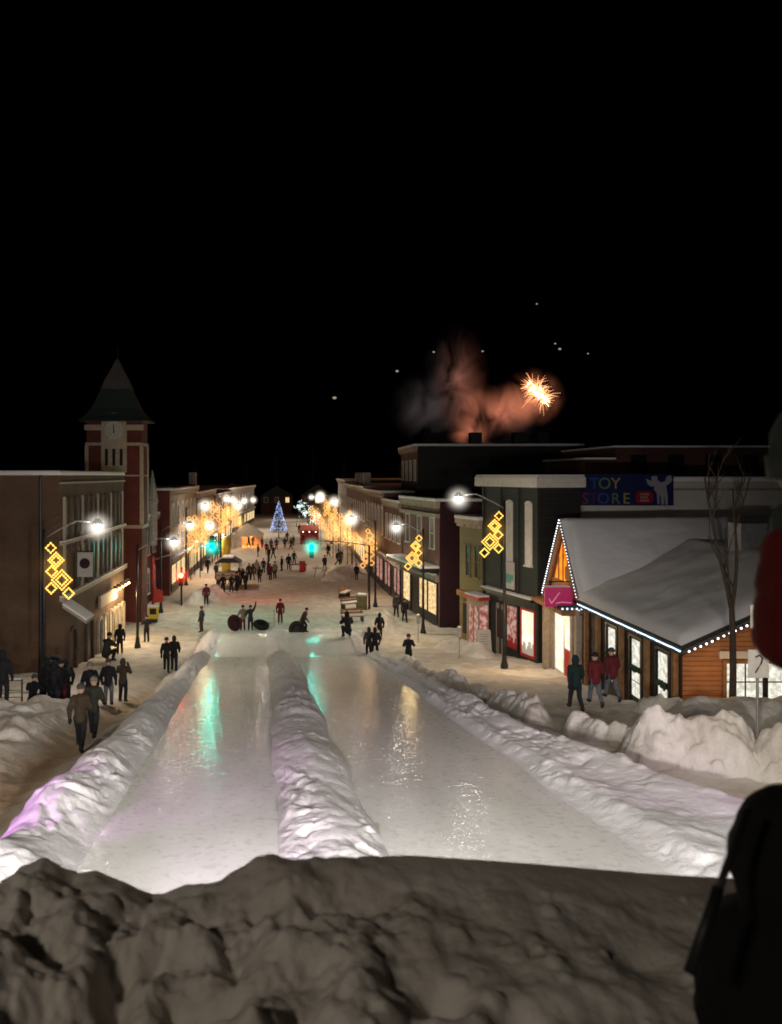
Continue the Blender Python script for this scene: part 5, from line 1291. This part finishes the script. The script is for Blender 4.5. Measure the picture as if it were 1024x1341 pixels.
# left pavement
pr(105,22.0,'walk',0,BROWN,BLACK,'hat',GREY,'person in a brown and olive parka walking away, nearest on the left pavement',1.02)
pr(122,23.5,'walk',0,OLIVE,BLACK,'hat',BEIGE,'person half hidden behind the brown parka with a pale hat',1.0)
pr(118,28.5,'stand',.3,BLACK,BLACK,'hat',BEIGE,'person in black with a pale hat seen between the walkers on the left')
pr(142,30.5,'stand',0,BLACK,JEAN,'hat',GREY,'person in a black jacket and grey trousers standing with back turned on the left')
pr(161,32.5,'phone',-.2,BROWN,BLACK,'hood',BLACK,'person in dark brown holding up a phone beside the one in grey trousers')
pr(4,26.5,'stand',0,BLACK,BLACK,'hood',BLACK,'black silhouetted person alone at the left edge',1.02)
crowd_pos = [(62,29.2,'stand',.2,BLACK,BLACK),(71,29.0,'stand',-.3,BLACK,NAVY),(80,29.4,'phone',.0,BLACK,WINE),(86,30.2,'stand',.5,BLACK,BLACK),(76,31.0,'stand',0,NAVY,BLACK),(68,31.3,'phone',.1,BLACK,BLACK)]
labs = ['leftmost person in black in the dark crowd under the yellow diamonds','person in a navy outfit in the middle of the dark crowd','person with wine red trousers in the dark crowd','rightmost person of the dark crowd under the yellow diamonds','navy jacketed person at the back of the dark crowd','person raising a phone at the back of the dark crowd']
for (a,b,c,f,j,t), l in zip(crowd_pos, labs): pr(a,b,c,f,j,t,'hood' if c!='phone' else 'hat',BLACK,l,1.03,'dark crowd on the left')
pr(44,28.6,'crouch',0,BLACK,BLACK,'hat',GREY,'person crouching beside the dark crowd')
pr(157,47,'stand',.3,BLACK,BLACK,'hood',BLACK,'dark person standing before the lit arches')
pr(141,44,'crouch',-.5,OLIVE,BLACK,'hat',BLACK,'person in olive bending down by the arched door',1.3)
pr(192,52,'phone',.5,BLACK,BLACK,'hat',BLACK,'person holding a camera up near the yellow box')
pr(218,41.5,'walk',.1,BLACK,BLACK,'hat',BLACK,'left of the two dark walkers beside the run')
pr(228,42,'walk',.1,BLACK,NAVY,'hair',BLACK,'taller right of the two dark walkers beside the run, long hair',1.08)
pr(264,55,'stand',1.2,GREY,BROWN,'hat',BROWN,'person in a grey jacket standing alone left of the run end')
pr(270,68,'stand',.2,WINE,BLACK,'hat',BLACK,'person in dark wine red near the red signal')
# run end
RZ = float(lane(54))
pr(318,56.5,'carry',.3,BEIGE,WINE,'hat',BLACK,'person in a pale top carrying a tube at the end of the left lane')
pr(328,56.5,'armup',.0,NAVY,BLACK,'hat',BLACK,'person raising one arm high at the end of the left lane')
pr(367,59.5,'stand',PI,RED,WINE,'hat',WINE,'person in a red jacket standing between the two lanes')
pr(398,54.5,'drag',-PI/2,BROWN,BLACK,'hat',BLACK,'person leaning and dragging a tube across the right lane')
pr(455,51,'crouch',.2,BLACK,BLACK,'hood',BLACK,'dark person crouching at the far right end of the run',1.35)
# right pavement
pr(483,46.5,'stand',.2,GREY,BLACK,'hair',BLACK,'person in a grey jacket, left of the two friends on the right pavement')
pr(491,46,'wide',.1,BLACK,BLACK,'hood',BLACK,'person in black with a rucksack, right of the two friends')
pr(497,53,'stand',0,BLACK,BLACK,'hood',BLACK,'dark person standing behind the two friends')
pr(519,62,'walk',0,GREY,BLACK,'hat',BLACK,'distant walker near the rose brick shop, left of two')
pr(530,60,'walk',0,BLACK,BLACK,'hat',BLACK,'distant walker near the rose brick shop, right of two')
pr(535,42,'phone',PI,BLACK,BLACK,'hat',BROWN,'person in a long black coat taking a picture, alone beside the right bank')
pr(754,25.8,'walk',0,GREEN,BLACK,'hood',BLACK,'person in a dark teal coat walking towards the log building, left of three',1.0,zoff=.45)
pr(780,27,'walk',0,RED,JEAN,'hat',BLACK,'middle of the three walkers in a red jacket and pale jeans',1.0,zoff=.38)
pr(802,27.4,'walk',.1,WINE,JEAN,'hat',GREY,'right of the three walkers in a wine jacket and pale jeans, arm out',1.0,zoff=.38)
# crowd round the wagon and down the street
gi = 0
CR = [(283,85,'stand',BLACK),(313,80,'stand',BLACK),(318,80,'wide',BLACK),(292,75,'stand',BLACK),(303,75.5,'wide',BLACK),(310,76,'stand',NAVY),(322,77,'stand',BLACK),(326,84,'stand',BLACK),(331,84,'wide',BROWN),(338,85,'stand',BEIGE),(340,82,'stand',BLACK),(351,88,'stand',BLACK),(354,84,'stand',WINE),(360,85,'stand',BEIGE),(369,92,'wide',BLACK),(378,93,'stand',BLACK),(336,88,'stand',BEIGE),(345,90,'stand',BLACK)]
who = ['beside the wagon','at the wagon corner','next to the wagon','in front of the wagon','below the wagon board','at the wagon wheel','just right of the wagon','left in the small crowd','in the small crowd centre','in pale clothes in the small crowd','at the front of the small crowd','standing tall in the small crowd','in wine red in the small crowd','at the right of the small crowd','with arms out near the street table','at the street table','in beige behind the small crowd','behind the small crowd']
for (px_, y_, ps_, c_), w_ in zip(CR, who):
    pr(px_, y_, ps_, random.uniform(0,6.28), c_, BLACK if c_ != BLACK else random.choice((BLACK,NAVY,BROWN)), random.choice(('hat','hood')), random.choice((BLACK,RED,GREY)), 'dark small figure '+w_, random.uniform(.92,1.05), 'people gathered down the street')
places = ['under the blue christmas tree','left of the christmas tree trunk','right of the christmas tree','at the tent mouth','inside the glowing tent','beside the tent pole','between tent and christmas tree','in front of the christmas tree','near the red stall','passing the red stall','walking on the far left side','on the far right pavement','by the orange door','near the lit bare trees','before the tent','at the far left pavement','in the middle of the far street','behind the street table','nearing the crossing','waiting by the right snow heap','in the far crossing','beside the gold diamonds','by the far shop fronts','at the end of the street']
PP = [(362,118),(355,116),(373,120),(326,122),(331,124),(343,121),(349,112),(358,105),(384,124),(397,126),(283,104),(442,98),(446,100),(402,138),(338,108),(272,90),(376,132),(385,99),(352,102),(425,92),(381,118),(430,108),(467,84),(392,150)]
for (px_, y_), w_ in zip(PP, places):
    pr(px_, y_, random.choice(('stand','walk','wide')), random.uniform(0,6.28), random.choice((BLACK,BLACK,NAVY,BROWN,WINE,GREY)), BLACK, 'hat', random.choice((BLACK,GREY,RED)), 'tiny distant person '+w_, random.uniform(.92,1.05), 'people gathered down the street')

# snow tubes and sled
def tube_thing(x, y, z, rot, label, c=WINE):
    r = empty('snow_tube', (x,y,z), label, 'snow tube', 'snow tubes'); r.rotation_euler = rot
    MB().torus((0,0,0), .42, .17, 'z', 26, 10).build('ring', C(c), r, smooth=True)
    MB().lathe((0,0,-.05), [(.30,0),(.30,.04)], 20).build('seat', M['rubber'], r)
    MB().tube([(.50,-.15,.16),(.58,0,.24),(.50,.15,.16)], .02, 6).build('handle', M['rubber'], r)
RR_=0
tube_thing(px2(307,56.3),56.3,.62,(1.25,-.35,.9),'dark wine snow tube held tilted by the person in the pale top', (.05,.008,.012))
tube_thing(px2(342,57),57,.35,(.35,.2,0),'dark snow tube lying behind the person with the raised arm', BLACK)
tube_thing(px2(389,54.8),54.8,.45,(1.2,-.75,.1),'olive snow tube dragged across the right lane', OLIVE)
r = empty('rope_post', (px2(359,58.2),58.2,0), 'thin marker post standing at the end of the dividing ridge', 'marker post')
MB().tube([(0,0,0),(0,0,1.1)], .025, 6).build('post', M['steel'], r); MB().ball((0,0,1.12), .05, 8).build('cap', M['redp'], r)
r = empty('backpack', (px2(494,45.7), 45.72, float(base(46))+1.05), 'black rucksack on the back of the right hand friend', 'backpack')
MB().box(-.15,.15,-.12,.06,0,.42).build('pack', C(BLACK), r, bevel=.04)

# foreground spectators on the viewer's mound (right edge)
def big_person(pos, face, joints, jk, tr, hat, label, hatkind, sc_=1.0, bulk=1.0):
    ps = dict(BASE); ps.update(joints)
    r = empty('person', pos, label, 'person', None, face, sc_)
    lerp = lambda a, b, t: tuple(ps[a][k]+(ps[b][k]-ps[a][k])*t for k in range(3))
    names = [n for n in BASE if n not in ('nose','lt','rt')]
    J = [ps[n] for n in names]; E = [(names.index(a), names.index(b)) for a,b in BE if a in names and b in names]; R = [BR[n] for n in names]
    R[names.index('lh')] = .036; R[names.index('rh')] = .036
    me = skin_mesh(J, E, R, 2, 0); me.name = 'body'; me.materials.append(M['skin']); b = bpy.data.objects.new('body', me); link(b); b.parent = r
    def part(nm, me, m, par=b): me.name = nm; me.materials.clear(); me.materials.append(m); o = bpy.data.objects.new(nm, me); link(o); o.parent = par; return o
    jr = dict(hem=.20,pel=.19,sp=.18,ch=.195,nk=.10,ls=.11,lm=.105,le=.092,lc=.065,rs=.11,rm=.105,re=.092,rc=.065); jr = {k: v*bulk for k, v in jr.items()}
    ex = dict(hem=lerp('pel','sp',-.5), lc=lerp('le','lw',.95), rc=lerp('re','rw',.95), lm=lerp('ls','le',.5), rm=lerp('rs','re',.5))
    me = sub_skin(ps, ['hem','pel','sp','ch','nk','ls','lm','le','lc','rs','rm','re','rc'], [('hem','pel'),('pel','sp'),('sp','ch'),('ch','nk'),('ch','ls'),('ls','lm'),('lm','le'),('le','lc'),('ch','rs'),('rs','rm'),('rm','re'),('re','rc')], jr, 'pel', ex, 3)
    # quilted folds
    co = np.empty(len(me.vertices)*3, np.float32); me.vertices.foreach_get('co', co); co = co.reshape(-1,3)
    no = np.array([v.normal[:] for v in me.vertices]); a = .012*fbm(co[:,0]*6+co[:,1]*5, co[:,2]*9, 4, 3) + .006*np.abs(np.sin(co[:,2]*36))
    co += (no*a[:,None]).astype(np.float32); me.vertices.foreach_set('co', co.ravel()); me.update()
    part('jacket', me, C(jk))
    jr = jr
    t_ = dict(pel=.165,lp=.12,lk=.092,lc=.08,rp=.12,rk=.092,rc=.08)
    ex = dict(lc=lerp('lk','la',.85), rc=lerp('rk','ra',.85))
    part('trousers', sub_skin(ps, ['pel','lp','lk','lc','rp','rk','rc'], [('pel','lp'),('lp','lk'),('lk','lc'),('pel','rp'),('rp','rk'),('rk','rc')], t_, 'pel', ex, 2), C(tr))
    for s in 'lr':
        part('boot', skin_mesh([lerp(s+'k',s+'a',.72), ps[s+'a'], ps[s+'f']], [(0,1),(1,2)], [.075,.075,.06], 2, 1), M['rubber'])
        # glove: palm and five separate fingers
        w, h = Vector(ps[s+'w']), Vector(ps[s+'h']); f = (h-w).normalized(); side = f.cross(Vector((0,1,0)));
        if side.length < .1: side = Vector((1,0,0))
        side.normalize(); nrm = side.cross(f).normalized()
        sg = 1 if s == 'l' else -1
        J = [w, w+f*.05, w+f*.095]; E = [(0,1),(1,2)]; R = [.036,.042,.040]
        for k, (o_, L) in enumerate(((-.033,.070),(-.011,.080),(.011,.074),(.033,.058))):
            i0 = len(J); p = w+f*.095+side*o_
            J += [p, p+f*L*.5+nrm*.012, p+f*L*.8+nrm*.035, p+f*L*.85+nrm*.055]; R += [.014,.013,.012,.010]; E += [(2,i0),(i0,i0+1),(i0+1,i0+2),(i0+2,i0+3)]
        i0 = len(J); J += [w+f*.04-side*.045*sg, w+f*.075-side*.07*sg+nrm*.02, w+f*.10-side*.075*sg+nrm*.035]; R += [.018,.015,.013]; E += [(1,i0),(i0,i0+1),(i0+1,i0+2)]
        part('glove', skin_mesh(J, E, R, 2, 0), C(BLACK))
    c = Vector(ps['hm'])
    if hatkind == 'beanie':
        hb = MB().lathe((c.x, c.y-.01, c.z), [(.125,-.03),(.130,.03),(.120,.035),(.118,.09),(.095,.14),(.05,.17),(.01,.18)], 24)
        o = hb.build('hat', C(hat), b, smooth=True)
        MB().ball((c.x, c.y-.01, c.z+.21), .055, 12).build('pompom', C(GREY), o, smooth=True)
        part('scarf', skin_mesh([(c.x-.06,c.y,c.z-.14),(c.x,c.y+.09,c.z-.15),(c.x+.06,c.y,c.z-.14),(c.x,c.y-.09,c.z-.14)], [(0,1),(1,2),(2,3),(3,0)], [.06]*4, 2, 0), C(hat))
    else:
        part('hood', hood_mesh(c, 1.15), C(jk))
    # face: nose, eyes, mouth
    for sx in (-1,1):
        MB().ball((c.x+sx*.035, c.y+.092, c.z+.005), .011, 8).build('eye', M['darkglass'], b)
        MB().ball((c.x+sx*.105, c.y, c.z-.01), .025, 8, sx=.5).build('ear', M['skin'], b)
    MB().ball((c.x, c.y+.108, c.z-.03), .018, 8, sz=1.5).build('nose', M['skin'], b)
    MB().ball((c.x, c.y+.098, c.z-.065), .022, 8, sz=.3, sy=.4).build('mouth', C((.25,.08,.07)), b)
    return r
MZ = 9.38
big_person((1.47,2.02,MZ), -.1, dict(ls=(-.17,0,1.40), le=(-.19,.04,1.20), lw=(-.04,.22,1.14), lh=(.02,.28,1.18), nk=(-.06,.01,1.49), hb=(-.11,.015,1.56), hm=(-.13,.02,1.64), ht=(-.13,.01,1.71)), (.13,.005,.005), BLACK, (.04,.052,.044), 'person in a dark red jacket and grey green hat at the right edge', 'beanie', 1.0)
big_person((1.31,1.90,9.29), -.65, dict(pel=(0,0,.10), sp=(0,0,.28), ch=(-.02,.03,.46), nk=(-.07,.05,.60), hb=(-.10,.06,.67), hm=(-.12,.07,.75), ht=(-.12,.06,.82), ls=(-.19,.03,.50), le=(-.23,.06,.24), lw=(-.20,.28,.18), lh=(-.17,.37,.2), rs=(.17,.03,.50), re=(.28,.08,.27), rw=(.2,.3,.25), rh=(.15,.38,.27), lp=(-.1,.02,.08), lk=(-.15,.42,.28), la=(-.15,.62,.0), lf=(-.16,.76,-.03), rp=(.1,.02,.08), rk=(.15,.42,.28), ra=(.15,.62,.0), rf=(.16,.76,-.03)), (.004,.004,.005), BLACK, BLACK, 'black silhouetted person sitting in a hooded coat at the lower right corner', 'hood', 1.0, 1.22)
r = empty('ski_pole', (.86,1.75,9.92), 'short dark stick jutting out beside the black silhouetted person', 'pole')
MB().tube([(0,0,0),(.18,.10,.31)], .009, 8).build('shaft', M['rubber'], r, smooth=True)
MB().tube([(-.004,-.002,-.008),(.088,.05,.155)], .013, 8).build('grip', M['rubber'], r, smooth=True)

# ------------------------------------------------------------------ fireworks and smoke
yF = 150.; fx, fz = px2(703,yF), pz2(514,yF)
fw = empty('firework', (fx,yF,fz), 'orange firework burst with bright core above the tall black building', 'firework')
rd = random.Random(12)
mb = MB(); mc = MB()
axis = Vector((.72,0,-.69))
cen = [(axis*(-1.1)+Vector((0,0,.3)), 1.0), (axis*.1, 1.25), (axis*1.3, 1.0), (axis*2.2, .6)]
for i in range(260):
    c_, k_ = cen[rd.choice((0,1,1,1,2,2,3))]
    a_ = rd.uniform(0, 2*PI); el = rd.gauss(0,.5); d = Vector((math.cos(a_)*math.cos(el), math.sin(el), math.sin(a_)*math.cos(el)))
    if d.z < -.2 and rd.random() < .6: d.z = -d.z
    L = k_*rd.choice((.6,1,1.4,1.9,2.6))*rd.uniform(.7,1.2); p = c_ + d*rd.uniform(.1,.9)
    q = p+d*L*.5; e = p+d*L+Vector((0,0,-.12*L*L*.5))
    mb.tube([p,q,e], .034, 4, .010)
for i in range(34):
    t = rd.gauss(.25,.75); p = axis*t*1.5+Vector((rd.gauss(0,.4),0,rd.gauss(0,.4))); d = axis*rd.uniform(.3,1.2)*rd.choice((-1,1))+Vector((rd.gauss(0,.4),0,rd.gauss(.1,.5)))
    mc.tube([p, p+d], .16*rd.uniform(.4,1), 5, .03)
mb.build('sparks', M['e_fire'], fw); mc.build('core', M['e_firecore'], fw)
for i,(px_,py_,s_) in enumerate([(568,461,.16),(520,486,.20),(438,521,.26),(703,398,.13),(727,450,.14),(733,457,.2),(632,460,.15),(770,463,.12)]):
    o = MB().ball((0,0,0), s_, 6, sx=1.5).build('ember', M['e_star']); o.location = (px2(px_,yF), yF, pz2(py_,yF))
    tag(o, ['lone ember left of the smoke column','dim ember above the left smoke','bluish faint light over the dark left hill','ember high above the burst','ember just above and right of the burst','larger ember right of the burst','flat ember at the top of the smoke column','faintest ember far right of the burst'][i], 'ember', 'embers in the night sky')
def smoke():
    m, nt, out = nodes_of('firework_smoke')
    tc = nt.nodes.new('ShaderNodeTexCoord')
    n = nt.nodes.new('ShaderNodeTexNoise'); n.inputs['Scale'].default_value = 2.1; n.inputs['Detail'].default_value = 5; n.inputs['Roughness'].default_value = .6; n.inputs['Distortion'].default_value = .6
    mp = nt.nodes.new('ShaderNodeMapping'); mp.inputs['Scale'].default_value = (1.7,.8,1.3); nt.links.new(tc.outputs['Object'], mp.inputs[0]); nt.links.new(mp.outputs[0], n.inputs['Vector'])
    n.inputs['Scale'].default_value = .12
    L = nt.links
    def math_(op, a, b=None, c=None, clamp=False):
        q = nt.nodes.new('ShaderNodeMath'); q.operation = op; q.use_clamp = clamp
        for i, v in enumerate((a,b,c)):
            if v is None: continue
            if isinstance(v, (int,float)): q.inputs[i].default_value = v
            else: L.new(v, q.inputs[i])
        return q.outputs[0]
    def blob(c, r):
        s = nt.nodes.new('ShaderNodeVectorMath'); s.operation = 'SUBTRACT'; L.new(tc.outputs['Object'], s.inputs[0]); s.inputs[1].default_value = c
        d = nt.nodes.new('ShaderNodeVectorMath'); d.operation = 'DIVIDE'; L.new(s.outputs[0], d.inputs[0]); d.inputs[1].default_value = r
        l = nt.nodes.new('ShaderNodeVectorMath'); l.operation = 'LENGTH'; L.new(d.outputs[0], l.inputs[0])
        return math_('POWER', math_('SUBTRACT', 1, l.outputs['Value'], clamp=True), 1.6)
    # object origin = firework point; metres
    shapes_o = [((-6,0,-3),(8,5,5.5),1.5),((-10.5,0,-4.5),(5.5,4,8),.9),((-13.5,0,2),(6,5,12),.32),((.5,0,-.5),(6.5,4,6),2.2),((-12,0,-7.5),(4.5,4,2.6),1.3)]  # includes a painted orange halo round the burst itself
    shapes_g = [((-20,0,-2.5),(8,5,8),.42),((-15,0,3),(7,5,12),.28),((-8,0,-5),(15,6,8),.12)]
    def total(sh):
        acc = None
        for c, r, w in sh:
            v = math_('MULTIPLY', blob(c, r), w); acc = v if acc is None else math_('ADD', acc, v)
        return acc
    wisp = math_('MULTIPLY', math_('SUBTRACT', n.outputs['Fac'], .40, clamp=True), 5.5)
    eo = nt.nodes.new('ShaderNodeEmission'); eo.inputs['Color'].default_value = (1,.30,.16,1); L.new(math_('MULTIPLY', math_('MULTIPLY', total(shapes_o), wisp), .105), eo.inputs['Strength'])  # burst light painted as volume emission, the smoke scatters nothing
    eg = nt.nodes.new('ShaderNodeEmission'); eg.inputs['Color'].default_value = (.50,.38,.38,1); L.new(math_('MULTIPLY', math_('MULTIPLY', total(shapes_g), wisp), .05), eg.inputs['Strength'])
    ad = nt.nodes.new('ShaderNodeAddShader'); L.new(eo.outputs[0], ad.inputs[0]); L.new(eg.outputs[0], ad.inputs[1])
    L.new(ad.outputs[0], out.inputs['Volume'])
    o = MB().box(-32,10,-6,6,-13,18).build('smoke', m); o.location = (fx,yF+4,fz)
    o['kind'] = 'stuff'; tag(o, 'smoke with orange light painted in, drifting left of the firework burst', 'smoke')
smoke()

# ------------------------------------------------------------------ painted glow volumes round lamps, signals and gold decorations
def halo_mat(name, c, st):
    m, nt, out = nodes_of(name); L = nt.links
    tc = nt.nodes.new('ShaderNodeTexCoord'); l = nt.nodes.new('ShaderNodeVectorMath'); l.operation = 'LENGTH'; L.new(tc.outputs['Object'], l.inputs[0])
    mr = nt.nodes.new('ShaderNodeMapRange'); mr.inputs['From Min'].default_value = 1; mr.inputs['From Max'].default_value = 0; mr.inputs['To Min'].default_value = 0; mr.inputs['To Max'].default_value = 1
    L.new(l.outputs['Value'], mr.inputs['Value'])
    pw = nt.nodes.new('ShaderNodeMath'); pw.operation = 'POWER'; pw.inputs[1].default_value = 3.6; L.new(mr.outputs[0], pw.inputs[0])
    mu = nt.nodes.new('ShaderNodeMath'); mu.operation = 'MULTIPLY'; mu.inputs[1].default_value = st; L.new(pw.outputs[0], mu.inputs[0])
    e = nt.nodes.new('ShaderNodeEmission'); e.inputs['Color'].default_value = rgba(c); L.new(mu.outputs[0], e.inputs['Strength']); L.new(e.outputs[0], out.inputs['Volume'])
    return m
HM = dict(z=halo_mat('far_gold_bloom', (1,.50,.16), .95), f=halo_mat('far_lamp_bloom', (1,.88,.70), 5), w=halo_mat('lamp_bloom', (1,.93,.80), 5.0), g=halo_mat('green_bloom', (.0,.92,.62), 5.0), r=halo_mat('red_bloom', (1,.05,.01), 4.0), y=halo_mat('gold_bloom', (1,.5,.08), .7))
glow_ball = MB().ball((0,0,0), 1, 16)
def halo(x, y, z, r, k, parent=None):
    o = glow_ball.build('painted_glow', HM[k], None); o.location = (x,y,z); o.scale = (r,)*3
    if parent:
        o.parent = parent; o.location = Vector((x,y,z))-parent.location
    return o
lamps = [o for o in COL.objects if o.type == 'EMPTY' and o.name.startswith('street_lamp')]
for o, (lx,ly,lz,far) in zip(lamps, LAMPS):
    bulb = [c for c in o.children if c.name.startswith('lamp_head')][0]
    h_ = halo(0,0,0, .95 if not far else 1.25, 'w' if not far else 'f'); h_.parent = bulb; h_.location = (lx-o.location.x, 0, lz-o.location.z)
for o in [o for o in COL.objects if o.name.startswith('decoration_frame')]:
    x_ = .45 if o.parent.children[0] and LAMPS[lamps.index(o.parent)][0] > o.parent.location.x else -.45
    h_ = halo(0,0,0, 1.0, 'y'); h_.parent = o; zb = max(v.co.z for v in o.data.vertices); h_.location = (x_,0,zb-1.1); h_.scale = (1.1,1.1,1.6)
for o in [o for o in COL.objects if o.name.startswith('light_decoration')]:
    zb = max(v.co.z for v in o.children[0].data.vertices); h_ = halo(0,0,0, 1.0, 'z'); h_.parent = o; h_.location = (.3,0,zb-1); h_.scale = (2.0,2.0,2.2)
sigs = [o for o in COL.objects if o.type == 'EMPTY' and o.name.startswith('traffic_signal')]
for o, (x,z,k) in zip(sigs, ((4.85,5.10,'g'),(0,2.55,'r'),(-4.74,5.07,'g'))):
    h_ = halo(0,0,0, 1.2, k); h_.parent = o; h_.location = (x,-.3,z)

# ------------------------------------------------------------------ lights
def point(name, x, y, z, P_, c, r=.15):
    l = bpy.data.lights.new(name, 'POINT'); l.energy = P_; l.specular_factor = .0; l.color = c; l.shadow_soft_size = r
    o = bpy.data.objects.new(name, l); link(o); o.location = (x,y,z); return o
def spot(name, p, q, P_, c, ang=60, blend=.6, r=.15):
    l = bpy.data.lights.new(name, 'SPOT'); l.energy = P_; l.specular_factor = .06; l.color = c; l.spot_size = math.radians(ang); l.spot_blend = blend; l.shadow_soft_size = r
    o = bpy.data.objects.new(name, l); link(o); o.location = p; o.rotation_euler = (Vector(q)-Vector(p)).to_track_quat('-Z','Y').to_euler(); return o
WARM = (1,.85,.67)
for lx, ly, lz, far in LAMPS:
    spot('street_lamp_light', (lx, ly, lz-.3), (lx*.8 if ly<20 else lx, ly+(5 if ly<20 else 0), 0), (520 if ly < 20 else 800) if not far else 1150, WARM, 160, .9, .12)
    point('street_lamp_spill', lx, ly, lz-.35, 26, WARM, .12)
for i, y in enumerate((150,170,195)): point('far_street_light', (-6,5,-2)[i], y, 6, 1200, WARM, .2)
for i in range(5): point('sconce_light', -11.05, 50.2+i*.92, 3.3, 95, (1,.66,.30), .1)
point('shop_glow', 7.2, 52, 3.2, 130, (1,.70,.32), .3)
point('shop_glow', 10.6, 40.5, 3.2, 120, (1,.66,.32), .3)
point('shop_glow', 6.4, 72, 3.0, 150, (1,.62,.34), .3)
point('shop_glow', -9.5, 84, 3.0, 400, (1,.62,.30), .3)
point('porch_light', 12.6, 39.8, 4.1, 60, (1,.72,.40), .1)
point('gable_glow', 12.5, 39.8, 5.6, 14, (1,.42,.10), .1)
point('house_glow', 14.2, 26.4, 4.4, 26, (1,.55,.18), .15)
point('house_glow', 17.0, 26.2, 5.0, 26, (1,.55,.18), .15)
point('tent_light', px2(326,124), 123.3, 1.7, 700, (1,.33,.08), .1)
spot('stage_red_light', (px2(340,70), 66.5, 5.5), (px2(338,74), 73, 0), 900, (1,.18,.11), 85, .9, .3)
point('firework_light', fx, yF-2, fz-2, 9000, (1,.4,.15), 1)
# floodlights standing on posts at both sides of the run start
def flood(x, y, z, q, P_, c, label, ang=70):
    r = wempty('floodlight', (x,y,z-3.2), label, 'floodlight', 'floodlights at the start of the run')
    MB().tube([(x,y,z-3.4),(x,y,z)], .05, 8).build('post', M['metal'], r)
    MB().box(x-.2,x+.2,y-.22,y-.06,z-.15,z+.15).build('housing', M['metal'], r, bevel=.02)
    spot('flood_light', (x,y,z), q, P_, c, ang)
flood(-1.3,4.5,8.40,(-1.5,34,2.0),6000,(1,.95,.90),'white floodlight on the left of the mound face', 80)
flood(2.3,4.5,8.40,(2.6,34,2.0),6400,(1,.95,.90),'white floodlight on the right of the mound face', 80)
flood(7.6,7.0,9.0,(5.5,17,4.6),750,(1,.94,.90),'white floodlight right of the run start', 80)
flood(-5.2,6.6,8.6,(-3.4,15,4.8),480,(1,.95,.92),'white floodlight left of the run start', 80)
flood(-6.5,10.5,7.6,(-4.2,13.5,5.3),950,(.88,.34,1),'purple floodlight on the left', 44)
flood(-2.8,6.0,8.0,(.6,16,5.2),900,(.86,.36,1),'purple floodlight nearer the middle', 34)
flood(9.5,9.5,8.3,(6.8,17.5,4.8),520,(.88,.42,1),'purple floodlight on the right', 50)
# unseen fill light added behind the viewer to brighten the mound
point('rear_fill_light', -4.2, -3.0, 13.6, 370, (1,.86,.70), .3)

# world: night sky
w = bpy.data.worlds.new('World'); sc.world = w; w.use_nodes = True
nt = w.node_tree; bg = nt.nodes['Background']
sky = nt.nodes.new('ShaderNodeTexSky'); sky.sky_type = 'NISHITA'; sky.sun_disc = False
sky.sun_elevation = math.radians(-6); sky.sun_rotation = math.radians(200)
nt.links.new(sky.outputs[0], bg.inputs['Color']); bg.inputs['Strength'].default_value = .05

# ------------------------------------------------------------------ camera
cam = bpy.data.cameras.new('camera'); co = bpy.data.objects.new('camera', cam); link(co)
co.location = (0,0,HC); co.rotation_euler = (PI/2,0,0)
cam.sensor_fit = 'HORIZONTAL'; cam.sensor_width = 36; cam.lens = 36*1050/1024
cam.shift_x = (512-388)/1024; cam.shift_y = -(670.5-622)/1024
cam.dof.use_dof = True; cam.dof.focus_distance = 38; cam.dof.aperture_fstop = 3.2
cam.clip_start = .05; cam.clip_end = 3000
sc.camera = co
sc.view_settings.view_transform = 'Standard'; sc.view_settings.look = 'None'; sc.view_settings.exposure = 0
sc.cycles.use_denoising = True
sc.cycles.max_bounces = 5; sc.cycles.diffuse_bounces = 2; sc.cycles.glossy_bounces = 2; sc.cycles.volume_bounces = 0
sc.cycles.sample_clamp_indirect = 4
sc.cycles.filter_width = 1.8
for o in list(bpy.data.objects):
    if 'world_built' in o: del o['world_built']
